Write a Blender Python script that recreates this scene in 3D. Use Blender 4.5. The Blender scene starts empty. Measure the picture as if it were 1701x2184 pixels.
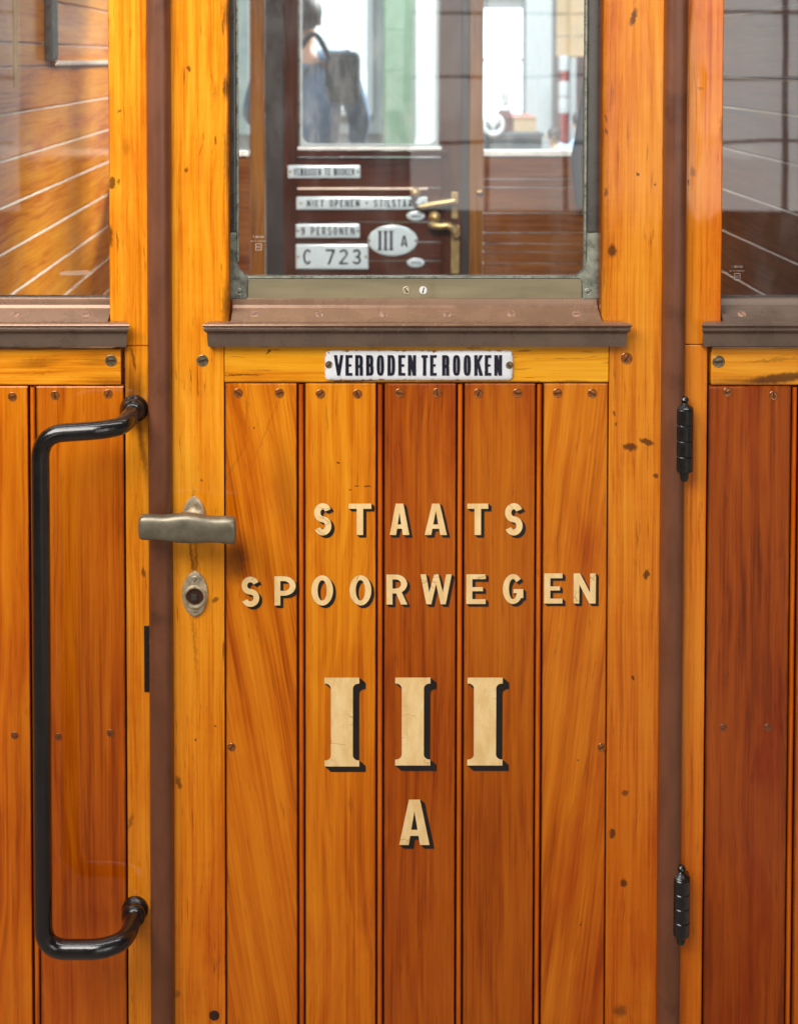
import bpy, bmesh, math, random
from math import radians, sin, cos, pi, sqrt
from mathutils import Vector, Matrix
from mathutils.geometry import delaunay_2d_cdt
random.seed(7)
SC = bpy.context.scene
C = SC.collection

# ------------------------------------------------------------------ camera model (also used as a ruler)
FN, PX, PY, PITCH = 5003.0, 1379.0, 392.0, radians(1.8)
EYE = Vector((0.0, -1.6, 1.55))
def P(nx, ny, Y=0.0):
    """photo measurement (full-size photo pixels) -> (x, z) on the vertical plane y = Y"""
    a = (nx - PX) / FN; b = (ny - PY) / FN
    d = Vector((a, cos(PITCH) - b * sin(PITCH), -sin(PITCH) - b * cos(PITCH)))
    t = (Y - EYE.y) / d.y
    return EYE.x + d.x * t, EYE.z + d.z * t
K = 1.876
def D(dx, dy, Y=0.0): return P(dx * K, dy * K, Y)
def DX(dx, dy=1400, Y=0.0): return D(dx, dy, Y)[0]
def DZ(dy, Y=0.0, dx=850): return D(dx, dy, Y)[1]

# ------------------------------------------------------------------ object helpers
WL = {}
def obj(name, bm, mats, parent=None, smooth=False, sharp=40, label=None):
    me = bpy.data.meshes.new(name)
    bmesh.ops.remove_doubles(bm, verts=bm.verts, dist=1e-6)
    xs = [v.co for v in bm.verts]
    lo = Vector((min(v.x for v in xs), min(v.y for v in xs), min(v.z for v in xs)))
    hi = Vector((max(v.x for v in xs), max(v.y for v in xs), max(v.z for v in xs)))
    c = (lo + hi) / 2
    bmesh.ops.translate(bm, verts=bm.verts, vec=-c)
    bmesh.ops.recalc_face_normals(bm, faces=bm.faces)
    if smooth:
        for f in bm.faces: f.smooth = True
        for e in bm.edges:
            if len(e.link_faces) == 2 and e.calc_face_angle(0) > radians(sharp): e.smooth = False
    bm.to_mesh(me); bm.free()
    for m in (mats if isinstance(mats, (list, tuple)) else [mats]): me.materials.append(m)
    o = bpy.data.objects.new(name, me); C.objects.link(o)
    o.location = c; WL[o.name] = c.copy()
    if smooth and sharp <= 40:
        w = o.modifiers.new('weighted normals', 'WEIGHTED_NORMAL'); w.keep_sharp = True; w.weight = 90
    if parent:
        o.parent = parent
        o.matrix_parent_inverse = Matrix.Translation(-WL[parent.name])
    if label: o['label'] = label
    return o
def thing(name, label, cat, loc, group=None, kind=None):
    o = bpy.data.objects.new(name, None); C.objects.link(o)
    o.empty_display_size = .05
    o.location = loc; WL[o.name] = Vector(loc)
    return tag(o, label, cat, group, kind)
def tag(o, label=None, cat=None, group=None, kind=None):
    if label: o['label'] = label
    if cat: o['category'] = cat
    if group: o['group'] = group
    if kind: o['kind'] = kind
    return o

# ------------------------------------------------------------------ mesh helpers
def box(bm, x0, x1, y0, y1, z0, z1, bev=0, seg=2, mi=0):
    r = bmesh.ops.create_cube(bm, size=1)
    vs = r['verts']
    for v in vs:
        v.co = Vector(((x0 + x1) / 2 + v.co.x * (x1 - x0), (y0 + y1) / 2 + v.co.y * (y1 - y0), (z0 + z1) / 2 + v.co.z * (z1 - z0)))
    fs = set(f for v in vs for f in v.link_faces)
    for f in fs: f.material_index = mi
    if bev:
        es = list(set(e for v in vs for e in v.link_edges))
        bmesh.ops.bevel(bm, geom=es, offset=bev, segments=seg, profile=.6, affect='EDGES')
def nb(): return bmesh.new()
def bx(*a, **k):
    bm = nb(); box(bm, *a, **k); return bm
def loft(bm, rings, closed=True, cap=True, mi=0):
    rv = [[bm.verts.new(p) for p in r] for r in rings]
    n = len(rv[0])
    for a, b in zip(rv[:-1], rv[1:]):
        for i in range(n if closed else n - 1):
            j = (i + 1) % n
            f = bm.faces.new((a[i], a[j], b[j], b[i])); f.material_index = mi
    if cap and closed:
        f = bm.faces.new(rv[0][::-1]); f.material_index = mi
        f = bm.faces.new(rv[-1]); f.material_index = mi
def lathe(bm, prof, o, axis='z', n=28, mi=0):
    """prof: list of (r, h)"""
    rings = []
    for r, h in prof:
        r = max(r, 1e-5)
        ring = []
        for i in range(n):
            a = 2 * pi * i / n
            if axis == 'z': p = Vector((r * cos(a), r * sin(a), h))
            else: p = Vector((r * cos(a), -h, r * sin(a)))      # h towards the viewer (-y)
            ring.append(Vector(o) + p)
        rings.append(ring)
    loft(bm, rings, mi=mi)
def smooth_path(pts, n=10):
    """Catmull-Rom"""
    pts = [Vector(p) for p in pts]
    out = []
    q = [pts[0] * 2 - pts[1]] + pts + [pts[-1] * 2 - pts[-2]]
    for i in range(1, len(q) - 2):
        for k in range(n):
            t = k / n
            a, b, c, d = q[i - 1], q[i], q[i + 1], q[i + 2]
            out.append(.5 * ((2 * b) + (c - a) * t + (2 * a - 5 * b + 4 * c - d) * t * t + (3 * b - a - 3 * c + d) * t ** 3))
    out.append(pts[-1]); return out
def tube(bm, path, r, n=20, mi=0):
    path = [Vector(p) for p in path]
    rings = []; up = None
    for i, p in enumerate(path):
        t = (path[min(i + 1, len(path) - 1)] - path[max(i - 1, 0)]).normalized()
        if up is None:
            up = Vector((0, 0, 1)) if abs(t.z) < .9 else Vector((1, 0, 0))
        up = (up - t * up.dot(t)).normalized()
        s = t.cross(up)
        rr = r[i] if isinstance(r, (list, tuple)) else r
        rings.append([p + (up * cos(2 * pi * k / n) + s * sin(2 * pi * k / n)) * rr for k in range(n)])
    loft(bm, rings, mi=mi)
def fillet_path(pts, rad, n=8):
    pts = [Vector(p) for p in pts]; out = [pts[0]]
    for i in range(1, len(pts) - 1):
        a, b, c = pts[i - 1], pts[i], pts[i + 1]
        r = rad[i] if isinstance(rad, (list, tuple)) else rad
        u = (a - b).normalized(); w = (c - b).normalized()
        r = min(r, (a - b).length * .49, (c - b).length * .49)
        p0 = b + u * r; p1 = b + w * r
        for k in range(n + 1):
            t = k / n
            out.append(p0 * (1 - t) ** 2 + b * 2 * t * (1 - t) + p1 * t * t)
    out.append(pts[-1]); return out

# ------------------------------------------------------------------ glyphs (drawn as strokes, merged to one outline)
def arc(cx, cy, rx, ry, a0, a1, t, n=22, e=2.0, ty=None):
    ty = ty or t
    def sp(a, rx, ry):
        c, s = cos(a), sin(a)
        return (cx + rx * math.copysign(abs(c) ** (2 / e), c), cy + ry * math.copysign(abs(s) ** (2 / e), s))
    qs = []
    A = [radians(a0 + (a1 - a0) * i / n) for i in range(n + 1)]
    for a, b in zip(A[:-1], A[1:]):
        qs.append([sp(a, rx, ry), sp(b, rx, ry), sp(b, rx - t, ry - ty), sp(a, rx - t, ry - ty)])
    return qs
def rc(u0, v0, u1, v1): return [[(u0, v0), (u1, v0), (u1, v1), (u0, v1)]]
def stroke(pts, t):
    pts = [Vector(p) for p in pts]; L = []; R = []
    for i, p in enumerate(pts):
        d = (pts[min(i + 1, len(pts) - 1)] - pts[max(i - 1, 0)]).normalized(); nrm = Vector((-d.y, d.x))
        L.append(tuple(p + nrm * t / 2)); R.append(tuple(p - nrm * t / 2))
    return [[L[i], L[i + 1], R[i + 1], R[i]] for i in range(len(pts) - 1)]
def glyph(ch, w, t, e=2.0):
    h = t * .82
    if ch == 'S':
        a = w / 2 - t / 2; b = (1 - h) / 4; c1 = 1 - h / 2 - b; c2 = h / 2 + b
        pts = [(w / 2 + a * cos(radians(x)), c1 + b * sin(radians(x))) for x in range(22, 251, 12)]
        pts += [(w / 2 + a * cos(radians(x)), c2 + b * sin(radians(x))) for x in range(70, -159, -12)]
        return stroke(pts, t * .96)
    if ch == 'T': return rc(0, 1 - h, w, 1) + rc(w / 2 - t / 2, 0, w / 2 + t / 2, 1)
    if ch == 'A':
        m = w / 2; k = t * .58
        return [[(0, 0), (t, 0), (m + k * .35, 1), (m - k, 1)], [(w - t, 0), (w, 0), (m + k, 1), (m - k * .35, 1)]] + rc(w * .2, .2, w * .8, .2 + h * .8)
    if ch in 'PRB':
        m = .42 if ch == 'P' else .45
        if ch == 'B': m = .5
        ry = (1 - m + h / 2) / 2; cy = 1 - ry; rx = w * .55; cx = w - rx - (w * .03 if ch == 'B' else 0)
        q = rc(0, 0, t, 1) + rc(0, 1 - h, cx, 1) + rc(0, cy - ry, cx, cy - ry + h) + arc(cx, cy, rx, ry, -90, 90, t, e=e, ty=h)
        if ch == 'R': q += [[(w * .42, m), (w * .42 + t, m), (w + t * .05, 0), (w - t, 0)]] if e < 2.5 else rc(w - t, 0, w, m - h * .1) + arc(cx, m - .16 + h / 2, w - cx, .16, 0, 90, t, ty=h)
        if ch == 'B':
            ry2 = (m + h / 2) / 2
            q += rc(0, 0, cx, h) + arc(w - rx, ry2, rx, ry2, -90, 90, t, e=e, ty=h)
        return q
    if ch == 'O': return arc(w / 2, .5, w / 2, .5, 0, 360, t, n=48, e=e, ty=h)
    if ch == 'D':
        rx = w * .55; cx = w - rx
        return rc(0, 0, t, 1) + rc(0, 0, cx, h) + rc(0, 1 - h, cx, 1) + arc(cx, .5, rx, .5, -90, 90, t, e=max(e, 2.4), ty=h)
    if ch == 'W':
        k = t * .92
        a = [[(0, 1), (k, 1), (w * .27 + k * .45, 0), (w * .27 - k * .45, 0)], [(w * .5 - k * .4, 1), (w * .5 + k * .4, 1), (w * .27 + k * .45, 0), (w * .27 - k * .45, 0)]]
        b = [[(w - x, y) for x, y in q] for q in a]
        return a + b
    if ch == 'V': return [[(0, 1), (t, 1), (w / 2 + t * .45, 0), (w / 2 - t * .45, 0)], [(w - t, 1), (w, 1), (w / 2 + t * .45, 0), (w / 2 - t * .45, 0)]]
    if ch == 'E': return rc(0, 0, t, 1) + rc(0, 0, w, h) + rc(0, 1 - h, w, 1) + rc(0, .5 - h * .42, w * .86, .5 + h * .42)
    if ch == 'L': return rc(0, 0, t, 1) + rc(0, 0, w, h)
    if ch == 'G': return arc(w / 2, .5, w / 2, .5, 42, 360, t, n=44, e=e, ty=h) + rc(w * .52, .5 - h * .85, w, .5) + rc(w - t, .2, w, .5)
    if ch == 'C': return arc(w / 2, .5, w / 2, .5, 40, 320, t, n=40, e=e, ty=h)
    if ch == 'N': return rc(0, 0, t * .95, 1) + rc(w - t * .95, 0, w, 1) + [[(0, 1), (t * 1.05, 1), (w, 0), (w - t * 1.05, 0)]]
    if ch == 'K': return rc(0, 0, t, 1) + [[(t * .7, .36), (t * .7, .62), (w - t * 1.05, 1), (w + t * .05, 1)], [(w * .32, .52), (w * .55, .72), (w + t * .08, 0), (w - t * 1.05, 0)]]
    if ch == 'I': return rc(0, 0, t, 1)
    if ch == 'J': return rc(w - t, .3, w, 1) + arc(w / 2, .3, w / 2, .3, 180, 360, t)
    if ch == '7': return rc(0, 1 - h, w, 1) + [[(w - t, 1 - h), (w, 1 - h), (w * .3 + t / 2, 0), (w * .3 - t / 2, 0)]]
    if ch == '2': return arc(w / 2, 1 - .29, w / 2, .29, -20, 165, t, ty=h) + rc(0, 0, w, h) + [[(w - t * 1.1, .6), (w, .64), (t * 1.15, h * .9), (0, h * .9)]]
    if ch == '3': return arc(w / 2, .73, w / 2 * .94, .27, -80, 160, t, ty=h) + arc(w / 2, .285, w / 2, .285, -160, 85, t, ty=h) + rc(w * .35, .5 - h * .3, w * .6, .5 + h * .5)
    if ch == '9': return arc(w / 2, .68, w / 2, .32, 0, 360, t, n=36, ty=h) + rc(w - t, .3, w, .7) + arc(w / 2, .3, w / 2, .3, 200, 360, t, ty=h)
    if ch == '-': return rc(0, .45, w, .45 + h)
    if ch == 'U': return rc(0, .3, t, 1) + rc(w - t, .3, w, 1) + arc(w / 2, .3, w / 2, .3, 180, 360, t, ty=h)
    if ch == 'i':      # slab serif numeral one
        s0, s1 = w * .185, w * .815; fl = .085; bk = .125
        L = [(0, 0), (w, 0), (w, fl * .8)]
        L += [(s1 + (w - s1) * (1 - sin(radians(k))) * .9, fl * .8 + (bk - fl * .8) * 1.0 * (1 - cos(radians(k)))) for k in (15, 35, 55, 75, 90)]
        R = [(s1 + (w - s1) * (1 - sin(radians(k))) * .9, 1 - fl * .8 - (bk - fl * .8) * (1 - cos(radians(k)))) for k in (90, 75, 55, 35, 15)] + [(w, 1 - fl * .8), (w, 1)]
        right = L[1:] + R
        left = [(w - x, y) for x, y in right][::-1]
        return [right + left]
    raise KeyError(ch)
def union(bm, polys, to3, mi=0):
    vs = []; fs = []
    for q in polys:
        ar = sum(q[i][0] * q[(i + 1) % len(q)][1] - q[(i + 1) % len(q)][0] * q[i][1] for i in range(len(q)))
        if abs(ar) < 1e-10: continue
        if ar < 0: q = q[::-1]
        fs.append(list(range(len(vs), len(vs) + len(q)))); vs += [Vector(p) for p in q]
    ov, oe, of, a, b, orig = delaunay_2d_cdt(vs, [], fs, 0, 1e-5)
    nv = {}
    out = []
    for f, src in zip(of, orig):
        if not src: continue
        try:
            nf = bm.faces.new([nv.setdefault(i, bm.verts.new(to3(*ov[i])) if i not in nv else nv[i]) for i in f])
            nf.material_index = mi; out.append(nf)
        except ValueError: pass
    loose = [v for v in bm.verts if not v.link_faces]
    bmesh.ops.delete(bm, geom=loose, context='VERTS')
    return out
def sweep(polys, dx, dy):
    out = list(polys) + [[(x + dx, y + dy) for x, y in q] for q in polys]
    for q in polys:
        for i in range(len(q)):
            a, b = q[i], q[(i + 1) % len(q)]
            out.append([a, b, (b[0] + dx, b[1] + dy), (a[0] + dx, a[1] + dy)])
    return out
def place(ch, n0, n1, ytop, ybot, t, Y, e=2.0):
    """glyph polygons in world (x, z) inside the photo box n0..n1 / ytop..ybot"""
    x0, z0 = P(n0, ybot, Y); x1, z1 = P(n1, ytop, Y)
    h = z1 - z0; w = (x1 - x0) / h
    return [[(x0 + u * h, z0 + v * h) for u, v in q] for q in glyph(ch, w, t, e)], h
def emboss(bm, faces, d):
    r = bmesh.ops.extrude_face_region(bm, geom=faces)
    bmesh.ops.translate(bm, verts=[v for v in r['geom'] if isinstance(v, bmesh.types.BMVert)], vec=(0, -d, 0))

# ------------------------------------------------------------------ materials
def S(*c):
    return tuple(((v / 255) / 12.92 if v / 255 <= .04045 else ((v / 255 + .055) / 1.055) ** 2.4) for v in c) + (1,)
class NT:
    def __init__(s, name):
        s.m = bpy.data.materials.new(name); s.m.use_nodes = True
        s.t = s.m.node_tree; s.t.nodes.clear()
        s.out = s.n('ShaderNodeOutputMaterial')
    def n(s, ty, **k):
        nd = s.t.nodes.new(ty)
        for a, v in k.items():
            if a.startswith('i_'):
                nd.inputs[a[2:].replace('_', ' ')].default_value = v
            else: setattr(nd, a, v)
        return nd
    def l(s, a, b): s.t.links.new(a, b)
    def math(s, op, a, b=None, clamp=False):
        nd = s.n('ShaderNodeMath', operation=op, use_clamp=clamp)
        for i, v in enumerate((a, b)):
            if v is None: continue
            if isinstance(v, (int, float)): nd.inputs[i].default_value = v
            else: s.l(v, nd.inputs[i])
        return nd.outputs[0]
    def mix(s, f, a, b, mode='MIX'):
        nd = s.n('ShaderNodeMix', data_type='RGBA', blend_type=mode)
        for i, v in ((0, f), (6, a), (7, b)):
            if isinstance(v, (int, float)): nd.inputs[i].default_value = v
            elif isinstance(v, tuple): nd.inputs[i].default_value = v
            else: s.l(v, nd.inputs[i])
        return nd.outputs[2]
    def noise(s, vec, scale, detail=4, rough=.55, dist=0):
        nd = s.n('ShaderNodeTexNoise'); nd.inputs['Scale'].default_value = scale
        nd.inputs['Detail'].default_value = detail; nd.inputs['Roughness'].default_value = rough
        nd.inputs['Distortion'].default_value = dist
        s.l(vec, nd.inputs['Vector']); return nd.outputs[0]
    def mapping(s, vec, loc, scale, rot=(0, 0, 0)):
        nd = s.n('ShaderNodeMapping'); nd.inputs[1].default_value = loc; nd.inputs[2].default_value = rot; nd.inputs[3].default_value = scale
        s.l(vec, nd.inputs[0]); return nd.outputs[0]
    def ramp(s, f, stops):
        nd = s.n('ShaderNodeValToRGB'); cr = nd.color_ramp
        cr.elements[0].position, cr.elements[0].color = stops[0][0], stops[0][1]
        cr.elements[1].position, cr.elements[1].color = stops[-1][0], stops[-1][1]
        for p, c in stops[1:-1]:
            e = cr.elements.new(p); e.color = c
        s.l(f, nd.inputs[0]); return nd.outputs[0]
    def range(s, f, a, b, c=0, d=1):
        nd = s.n('ShaderNodeMapRange', interpolation_type='SMOOTHSTEP')
        nd.inputs[1].default_value = a; nd.inputs[2].default_value = b; nd.inputs[3].default_value = c; nd.inputs[4].default_value = d
        s.l(f, nd.inputs[0]); return nd.outputs[0]
    def bump(s, h, strength, dist):
        nd = s.n('ShaderNodeBump'); nd.inputs['Strength'].default_value = strength; nd.inputs['Distance'].default_value = dist
        s.l(h, nd.inputs['Height']); return nd.outputs[0]
    def bsdf(s, **k):
        nd = s.n('ShaderNodeBsdfPrincipled')
        for a, v in k.items():
            key = a.replace('_', ' ')
            if isinstance(v, (int, float, tuple)): nd.inputs[key].default_value = v
            else: s.l(v, nd.inputs[key])
        s.l(nd.outputs[0], s.out.inputs[0]); return nd

def wood(name, light, mid, dark, axis='z', seed=0, pore=.35, edge=.05, marks=(), coat=.75, coatr=.055, cath=.25, tilt=0, blotch=.3, coarse=1.0, edgecol=None, ding=.4, ripple=0, tone_falloff=0, stain=.75):
    N = NT(name)
    pos = N.n('ShaderNodeNewGeometry').outputs['Position']
    gen = N.n('ShaderNodeTexCoord').outputs['Generated']
    off = (seed * 3.17, seed * 1.31, seed * 7.77)
    def sc(a, g): return {'z': (a, a, g), 'x': (g, a, a), 'y': (a, g, a)}[axis]
    base = N.mapping(pos, off, (1, 1, 1), (0, tilt, 0))
    wn = N.n('ShaderNodeTexNoise'); wn.inputs['Scale'].default_value = 1; wn.inputs['Detail'].default_value = 2
    N.l(N.mapping(base, (0, 0, 0), sc(9, 2.6)), wn.inputs['Vector'])
    wv = N.n('ShaderNodeVectorMath', operation='MULTIPLY_ADD'); N.l(wn.outputs['Color'], wv.inputs[0])
    k = .055
    wv.inputs[1].default_value = {'z': (k, k, .1), 'x': (.1, k, k), 'y': (k, .1, k)}[axis]; N.l(base, wv.inputs[2])
    wp = wv.outputs[0]
    n1 = N.noise(N.mapping(wp, (0, 0, 0), sc(42 * coarse, 1.7)), 1, 7, .62)
    n2 = N.noise(N.mapping(base, (0, 0, 0), sc(330, 5)), 1, 3, .6)
    n3 = N.noise(N.mapping(base, (0, 0, 0), sc(7, 2.2)), 1, 3, .5)
    wt = N.n('ShaderNodeTexWave', wave_type='BANDS', bands_direction='X' if axis == 'z' else 'Z', wave_profile='SIN')
    wt.inputs['Scale'].default_value = 1; wt.inputs['Distortion'].default_value = 6; wt.inputs['Detail'].default_value = 3; wt.inputs['Detail Scale'].default_value = .8
    N.l(N.mapping(wp, (0, 0, 0), sc(17 * coarse, 1.3)), wt.inputs['Vector'])
    n4 = N.noise(N.mapping(wp, (1.7, 2.3, .4), sc(125 * coarse, 3.2)), 1, 5, .65)
    f = N.math('ADD', N.math('MULTIPLY', n1, .28), N.math('MULTIPLY', n2, .36))
    f = N.math('ADD', f, N.math('MULTIPLY', n4, .32))
    f = N.math('ADD', f, N.math('MULTIPLY', n3, blotch))
    f = N.math('ADD', f, N.math('MULTIPLY', wt.outputs[1], cath * .22))
    mean = .28 * .5 + .36 * .5 + .32 * .5 + blotch * .5 + cath * .22 * .5
    if ripple:
        rp = N.noise(N.mapping(base, (0, 0, 0), sc(14, 95)), 1, 3, .6)
        f = N.math('ADD', f, N.math('MULTIPLY', N.math('SUBTRACT', rp, .5), ripple))
    f = N.range(f, mean - .23, mean + .23)
    col = N.ramp(f, [(.0, dark), (.42, mid), (1, light)])
    n5 = N.noise(N.mapping(wp, (5.1, 2.2, 1.4), sc(11, 2.4)), 1, 5, .62)
    col = N.mix(N.range(n5, .48, .74, 0, stain), col, S(214, 150, 74), 'MULTIPLY')
    if tone_falloff:      # wood tone deeper and redder lower down, light falloff painted in
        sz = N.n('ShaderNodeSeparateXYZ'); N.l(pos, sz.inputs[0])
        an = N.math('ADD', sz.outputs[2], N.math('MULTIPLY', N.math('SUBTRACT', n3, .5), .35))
        col = N.mix(N.range(an, .35, 1.2, tone_falloff, 0), col, S(232, 190, 112), 'MULTIPLY')
    # pores and flecks
    pn = N.noise(N.mapping(wp, (3, 1, 2), sc(210, 14)), 1, 4, .6)
    pm = N.range(pn, .60, .72, 0, pore)
    col = N.mix(pm, col, tuple(c * .35 for c in dark[:3]) + (1,))
    # scattered little dings
    dn = N.noise(N.mapping(pos, off, sc(120, 34)), 1, 3, .6, .6)
    col = N.mix(N.range(dn, .74, .80, 0, ding), col, tuple(c * .25 for c in dark[:3]) + (1,))
    # dirt along the two long edges
    if edge:
        sx = N.n('ShaderNodeSeparateXYZ'); N.l(gen, sx.inputs[0])
        g = sx.outputs[0 if axis == 'z' else 2]
        g = N.math('MINIMUM', g, N.math('SUBTRACT', 1, g))
        jit = N.noise(N.mapping(pos, off, sc(120, 30)), 1, 4, .6)
        g = N.math('SUBTRACT', g, N.math('MULTIPLY', N.math('SUBTRACT', jit, .45), edge * 1.3))
        em = N.range(g, 0, edge, .8, 0)
        col = N.mix(em, col, edgecol or tuple(c * .42 for c in dark[:3]) + (1,))
    if marks:
        mj = N.n('ShaderNodeTexNoise'); mj.inputs['Scale'].default_value = 160; mj.inputs['Detail'].default_value = 5; N.l(pos, mj.inputs['Vector'])
        mv = N.n('ShaderNodeVectorMath', operation='MULTIPLY_ADD'); N.l(mj.outputs['Color'], mv.inputs[0]); mv.inputs[1].default_value = (.008, 0, .008); N.l(pos, mv.inputs[2])
        for (nx, ny, rx, rz, rot, soft, st) in marks:
            cx, cz = P(nx, ny, 0); cx += .004; cz += .004
            sub = N.n('ShaderNodeVectorMath', operation='SUBTRACT'); N.l(mv.outputs[0], sub.inputs[0]); sub.inputs[1].default_value = (cx, 0, cz)
            mp = N.mapping(sub.outputs[0], (0, 0, 0), (1, 0, 1), (0, radians(rot), 0))
            m2 = N.n('ShaderNodeVectorMath', operation='MULTIPLY'); N.l(mp, m2.inputs[0]); m2.inputs[1].default_value = (1 / (rx * .00032), 0, 1 / (rz * .00032))
            ln = N.n('ShaderNodeVectorMath', operation='LENGTH'); N.l(m2.outputs[0], ln.inputs[0])
            col = N.mix(N.range(ln.outputs['Value'], 1 - soft, 1 + soft * 1.3, st * .85, 0), col, S(62, 27, 8))
    wav = N.noise(N.mapping(pos, off, sc(26, 9)), 1, 2, .5)
    gr = N.math('ADD', N.math('MULTIPLY', wav, 1.0), N.math('MULTIPLY', n2, .05))
    bmp = N.bump(gr, .36, .0022)
    bs = N.bsdf(Base_Color=col, Roughness=.42, Normal=bmp, Coat_Weight=coat, Coat_Roughness=coatr, Specular_IOR_Level=.06)
    N.l(bmp, bs.inputs['Coat Normal'])
    return N.m
def paint(name, col, rough=.4, var=.15, metal=0, scale=40, coat=0, bump=.1, spec=.5, dirt=None, stretch=(1, 1, 1)):
    N = NT(name)
    pos = N.n('ShaderNodeNewGeometry').outputs['Position']
    p2 = N.mapping(pos, (0, 0, 0), stretch)
    n = N.noise(p2, scale, 5, .6)
    c = N.mix(N.range(n, .3, .7), tuple(v * (1 - var) for v in col[:3]) + (1,), tuple(min(1, v * (1 + var)) for v in col[:3]) + (1,))
    if dirt:
        d = N.noise(pos, scale * .45, 6, .65)
        c = N.mix(N.range(d, .52, .72, 0, .8), c, dirt)
    n2 = N.noise(pos, scale * 6, 2, .5)
    b = N.bump(N.math('ADD', n, N.math('MULTIPLY', n2, .3)), bump, .001)
    r = N.range(n, .25, .75, rough * .8, min(1, rough * 1.25))
    N.bsdf(Base_Color=c, Roughness=r, Metallic=metal, Normal=b, Coat_Weight=coat, Coat_Roughness=.12, Specular_IOR_Level=spec)
    return N.m
def emit(name, col, st, var=.0):
    N = NT(name)
    e = N.n('ShaderNodeEmission'); e.inputs[0].default_value = col; e.inputs[1].default_value = st
    if var:
        pos = N.n('ShaderNodeNewGeometry').outputs['Position']
        n = N.noise(N.mapping(pos, (0, 0, 0), (1.2, 1, .8)), 1.6, 3, .6)
        N.l(N.mix(N.range(n, .3, .7), col, tuple(c * (1 - var) for c in col[:3]) + (1,)), e.inputs[0])
    N.l(e.outputs[0], N.out.inputs[0]); return N.m
def glass(name, tint=(.95, .97, .96, 1), refl=1.55, haze=.012):
    N = NT(name)
    tr = N.n('ShaderNodeBsdfTransparent'); tr.inputs[0].default_value = tint
    gl = N.n('ShaderNodeBsdfGlossy'); gl.inputs['Roughness'].default_value = .012
    pos = N.n('ShaderNodeNewGeometry').outputs['Position']
    w = N.noise(pos, 5, 1, .4)
    b = N.bump(w, .035, .01); N.l(b, gl.inputs['Normal'])
    fr = N.n('ShaderNodeFresnel'); fr.inputs[0].default_value = refl
    f2 = N.math('MULTIPLY', fr.outputs[0], 1.75, True)
    m1 = N.n('ShaderNodeMixShader'); N.l(f2, m1.inputs[0]); N.l(tr.outputs[0], m1.inputs[1]); N.l(gl.outputs[0], m1.inputs[2])
    df = N.n('ShaderNodeBsdfDiffuse'); df.inputs[0].default_value = (.75, .78, .8, 1)
    d = N.noise(N.mapping(pos, (0, 0, 0), (30, 1, 9)), 1, 5, .6)
    sp = N.noise(pos, 420, 1, .4)
    hz = N.math('ADD', N.range(d, .4, .75, haze * .4, haze * 1.6), N.range(sp, .79, .84, 0, .12))
    m2 = N.n('ShaderNodeMixShader'); N.l(hz, m2.inputs[0]); N.l(m1.outputs[0], m2.inputs[1]); N.l(df.outputs[0], m2.inputs[2])
    N.l(m2.outputs[0], N.out.inputs[0]); return N.m

M = {}
M['backing'] = paint('dark varnish gap', S(138, 56, 14), .4, .3)
M['strip'] = paint('brown gloss paint', S(110, 66, 44), .34, .12, scale=26, bump=.4, spec=.45, dirt=S(84, 48, 32), stretch=(2, 1, .5))
M['sill'] = paint('brown painted metal', S(140, 108, 86), .26, .1, metal=.3, scale=25, bump=.06)
M['sill_dark'] = paint('dark bronze metal', S(116, 98, 86), .28, .12, metal=.3, scale=25, bump=.06)
M['brass_rail'] = paint('weathered brass', S(160, 148, 118), .38, .16, metal=.55, scale=14, bump=.1, stretch=(.25, 1, 3), dirt=S(120, 112, 84))
M['bracket'] = paint('tarnished nickel', S(150, 152, 138), .3, .3, metal=.6, scale=90, bump=.2, dirt=S(84, 96, 82))
M['bronze'] = paint('worn bronze', S(128, 120, 102), .36, .14, metal=.6, scale=60, bump=.08)
M['nickel'] = paint('old nickel plate', S(206, 190, 160), .33, .2, metal=.6, scale=120, bump=.2, dirt=S(112, 92, 62))
M['brass'] = paint('polished brass', S(186, 164, 112), .4, .2, metal=.7, scale=50)
M['copper'] = paint('worn copper screw', S(158, 120, 98), .3, .2, metal=.5, scale=200)
M['black'] = paint('black stove enamel', S(22, 19, 18), .2, .3, scale=70, coat=.6, bump=.5, spec=.5)
M['hinge'] = paint('black lacquered iron', S(24, 22, 21), .24, .3, scale=80, coat=.5, bump=.35)
M['screw'] = paint('varnished screw head', S(150, 84, 26), .2, .35, metal=.3, scale=300, coat=.6)
M['slot'] = paint('dark slot', S(58, 28, 10), .5, .2)
M['nail'] = paint('stained nail head', S(112, 58, 18), .4, .4, scale=300, coat=.5)
M['screw_steel'] = paint('dull steel screw', S(128, 112, 84), .3, .3, metal=.6, scale=300)
M['cream'] = paint('cream letter paint', S(248, 212, 150), .42, .1, scale=45, coat=.3, bump=.05)
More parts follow.
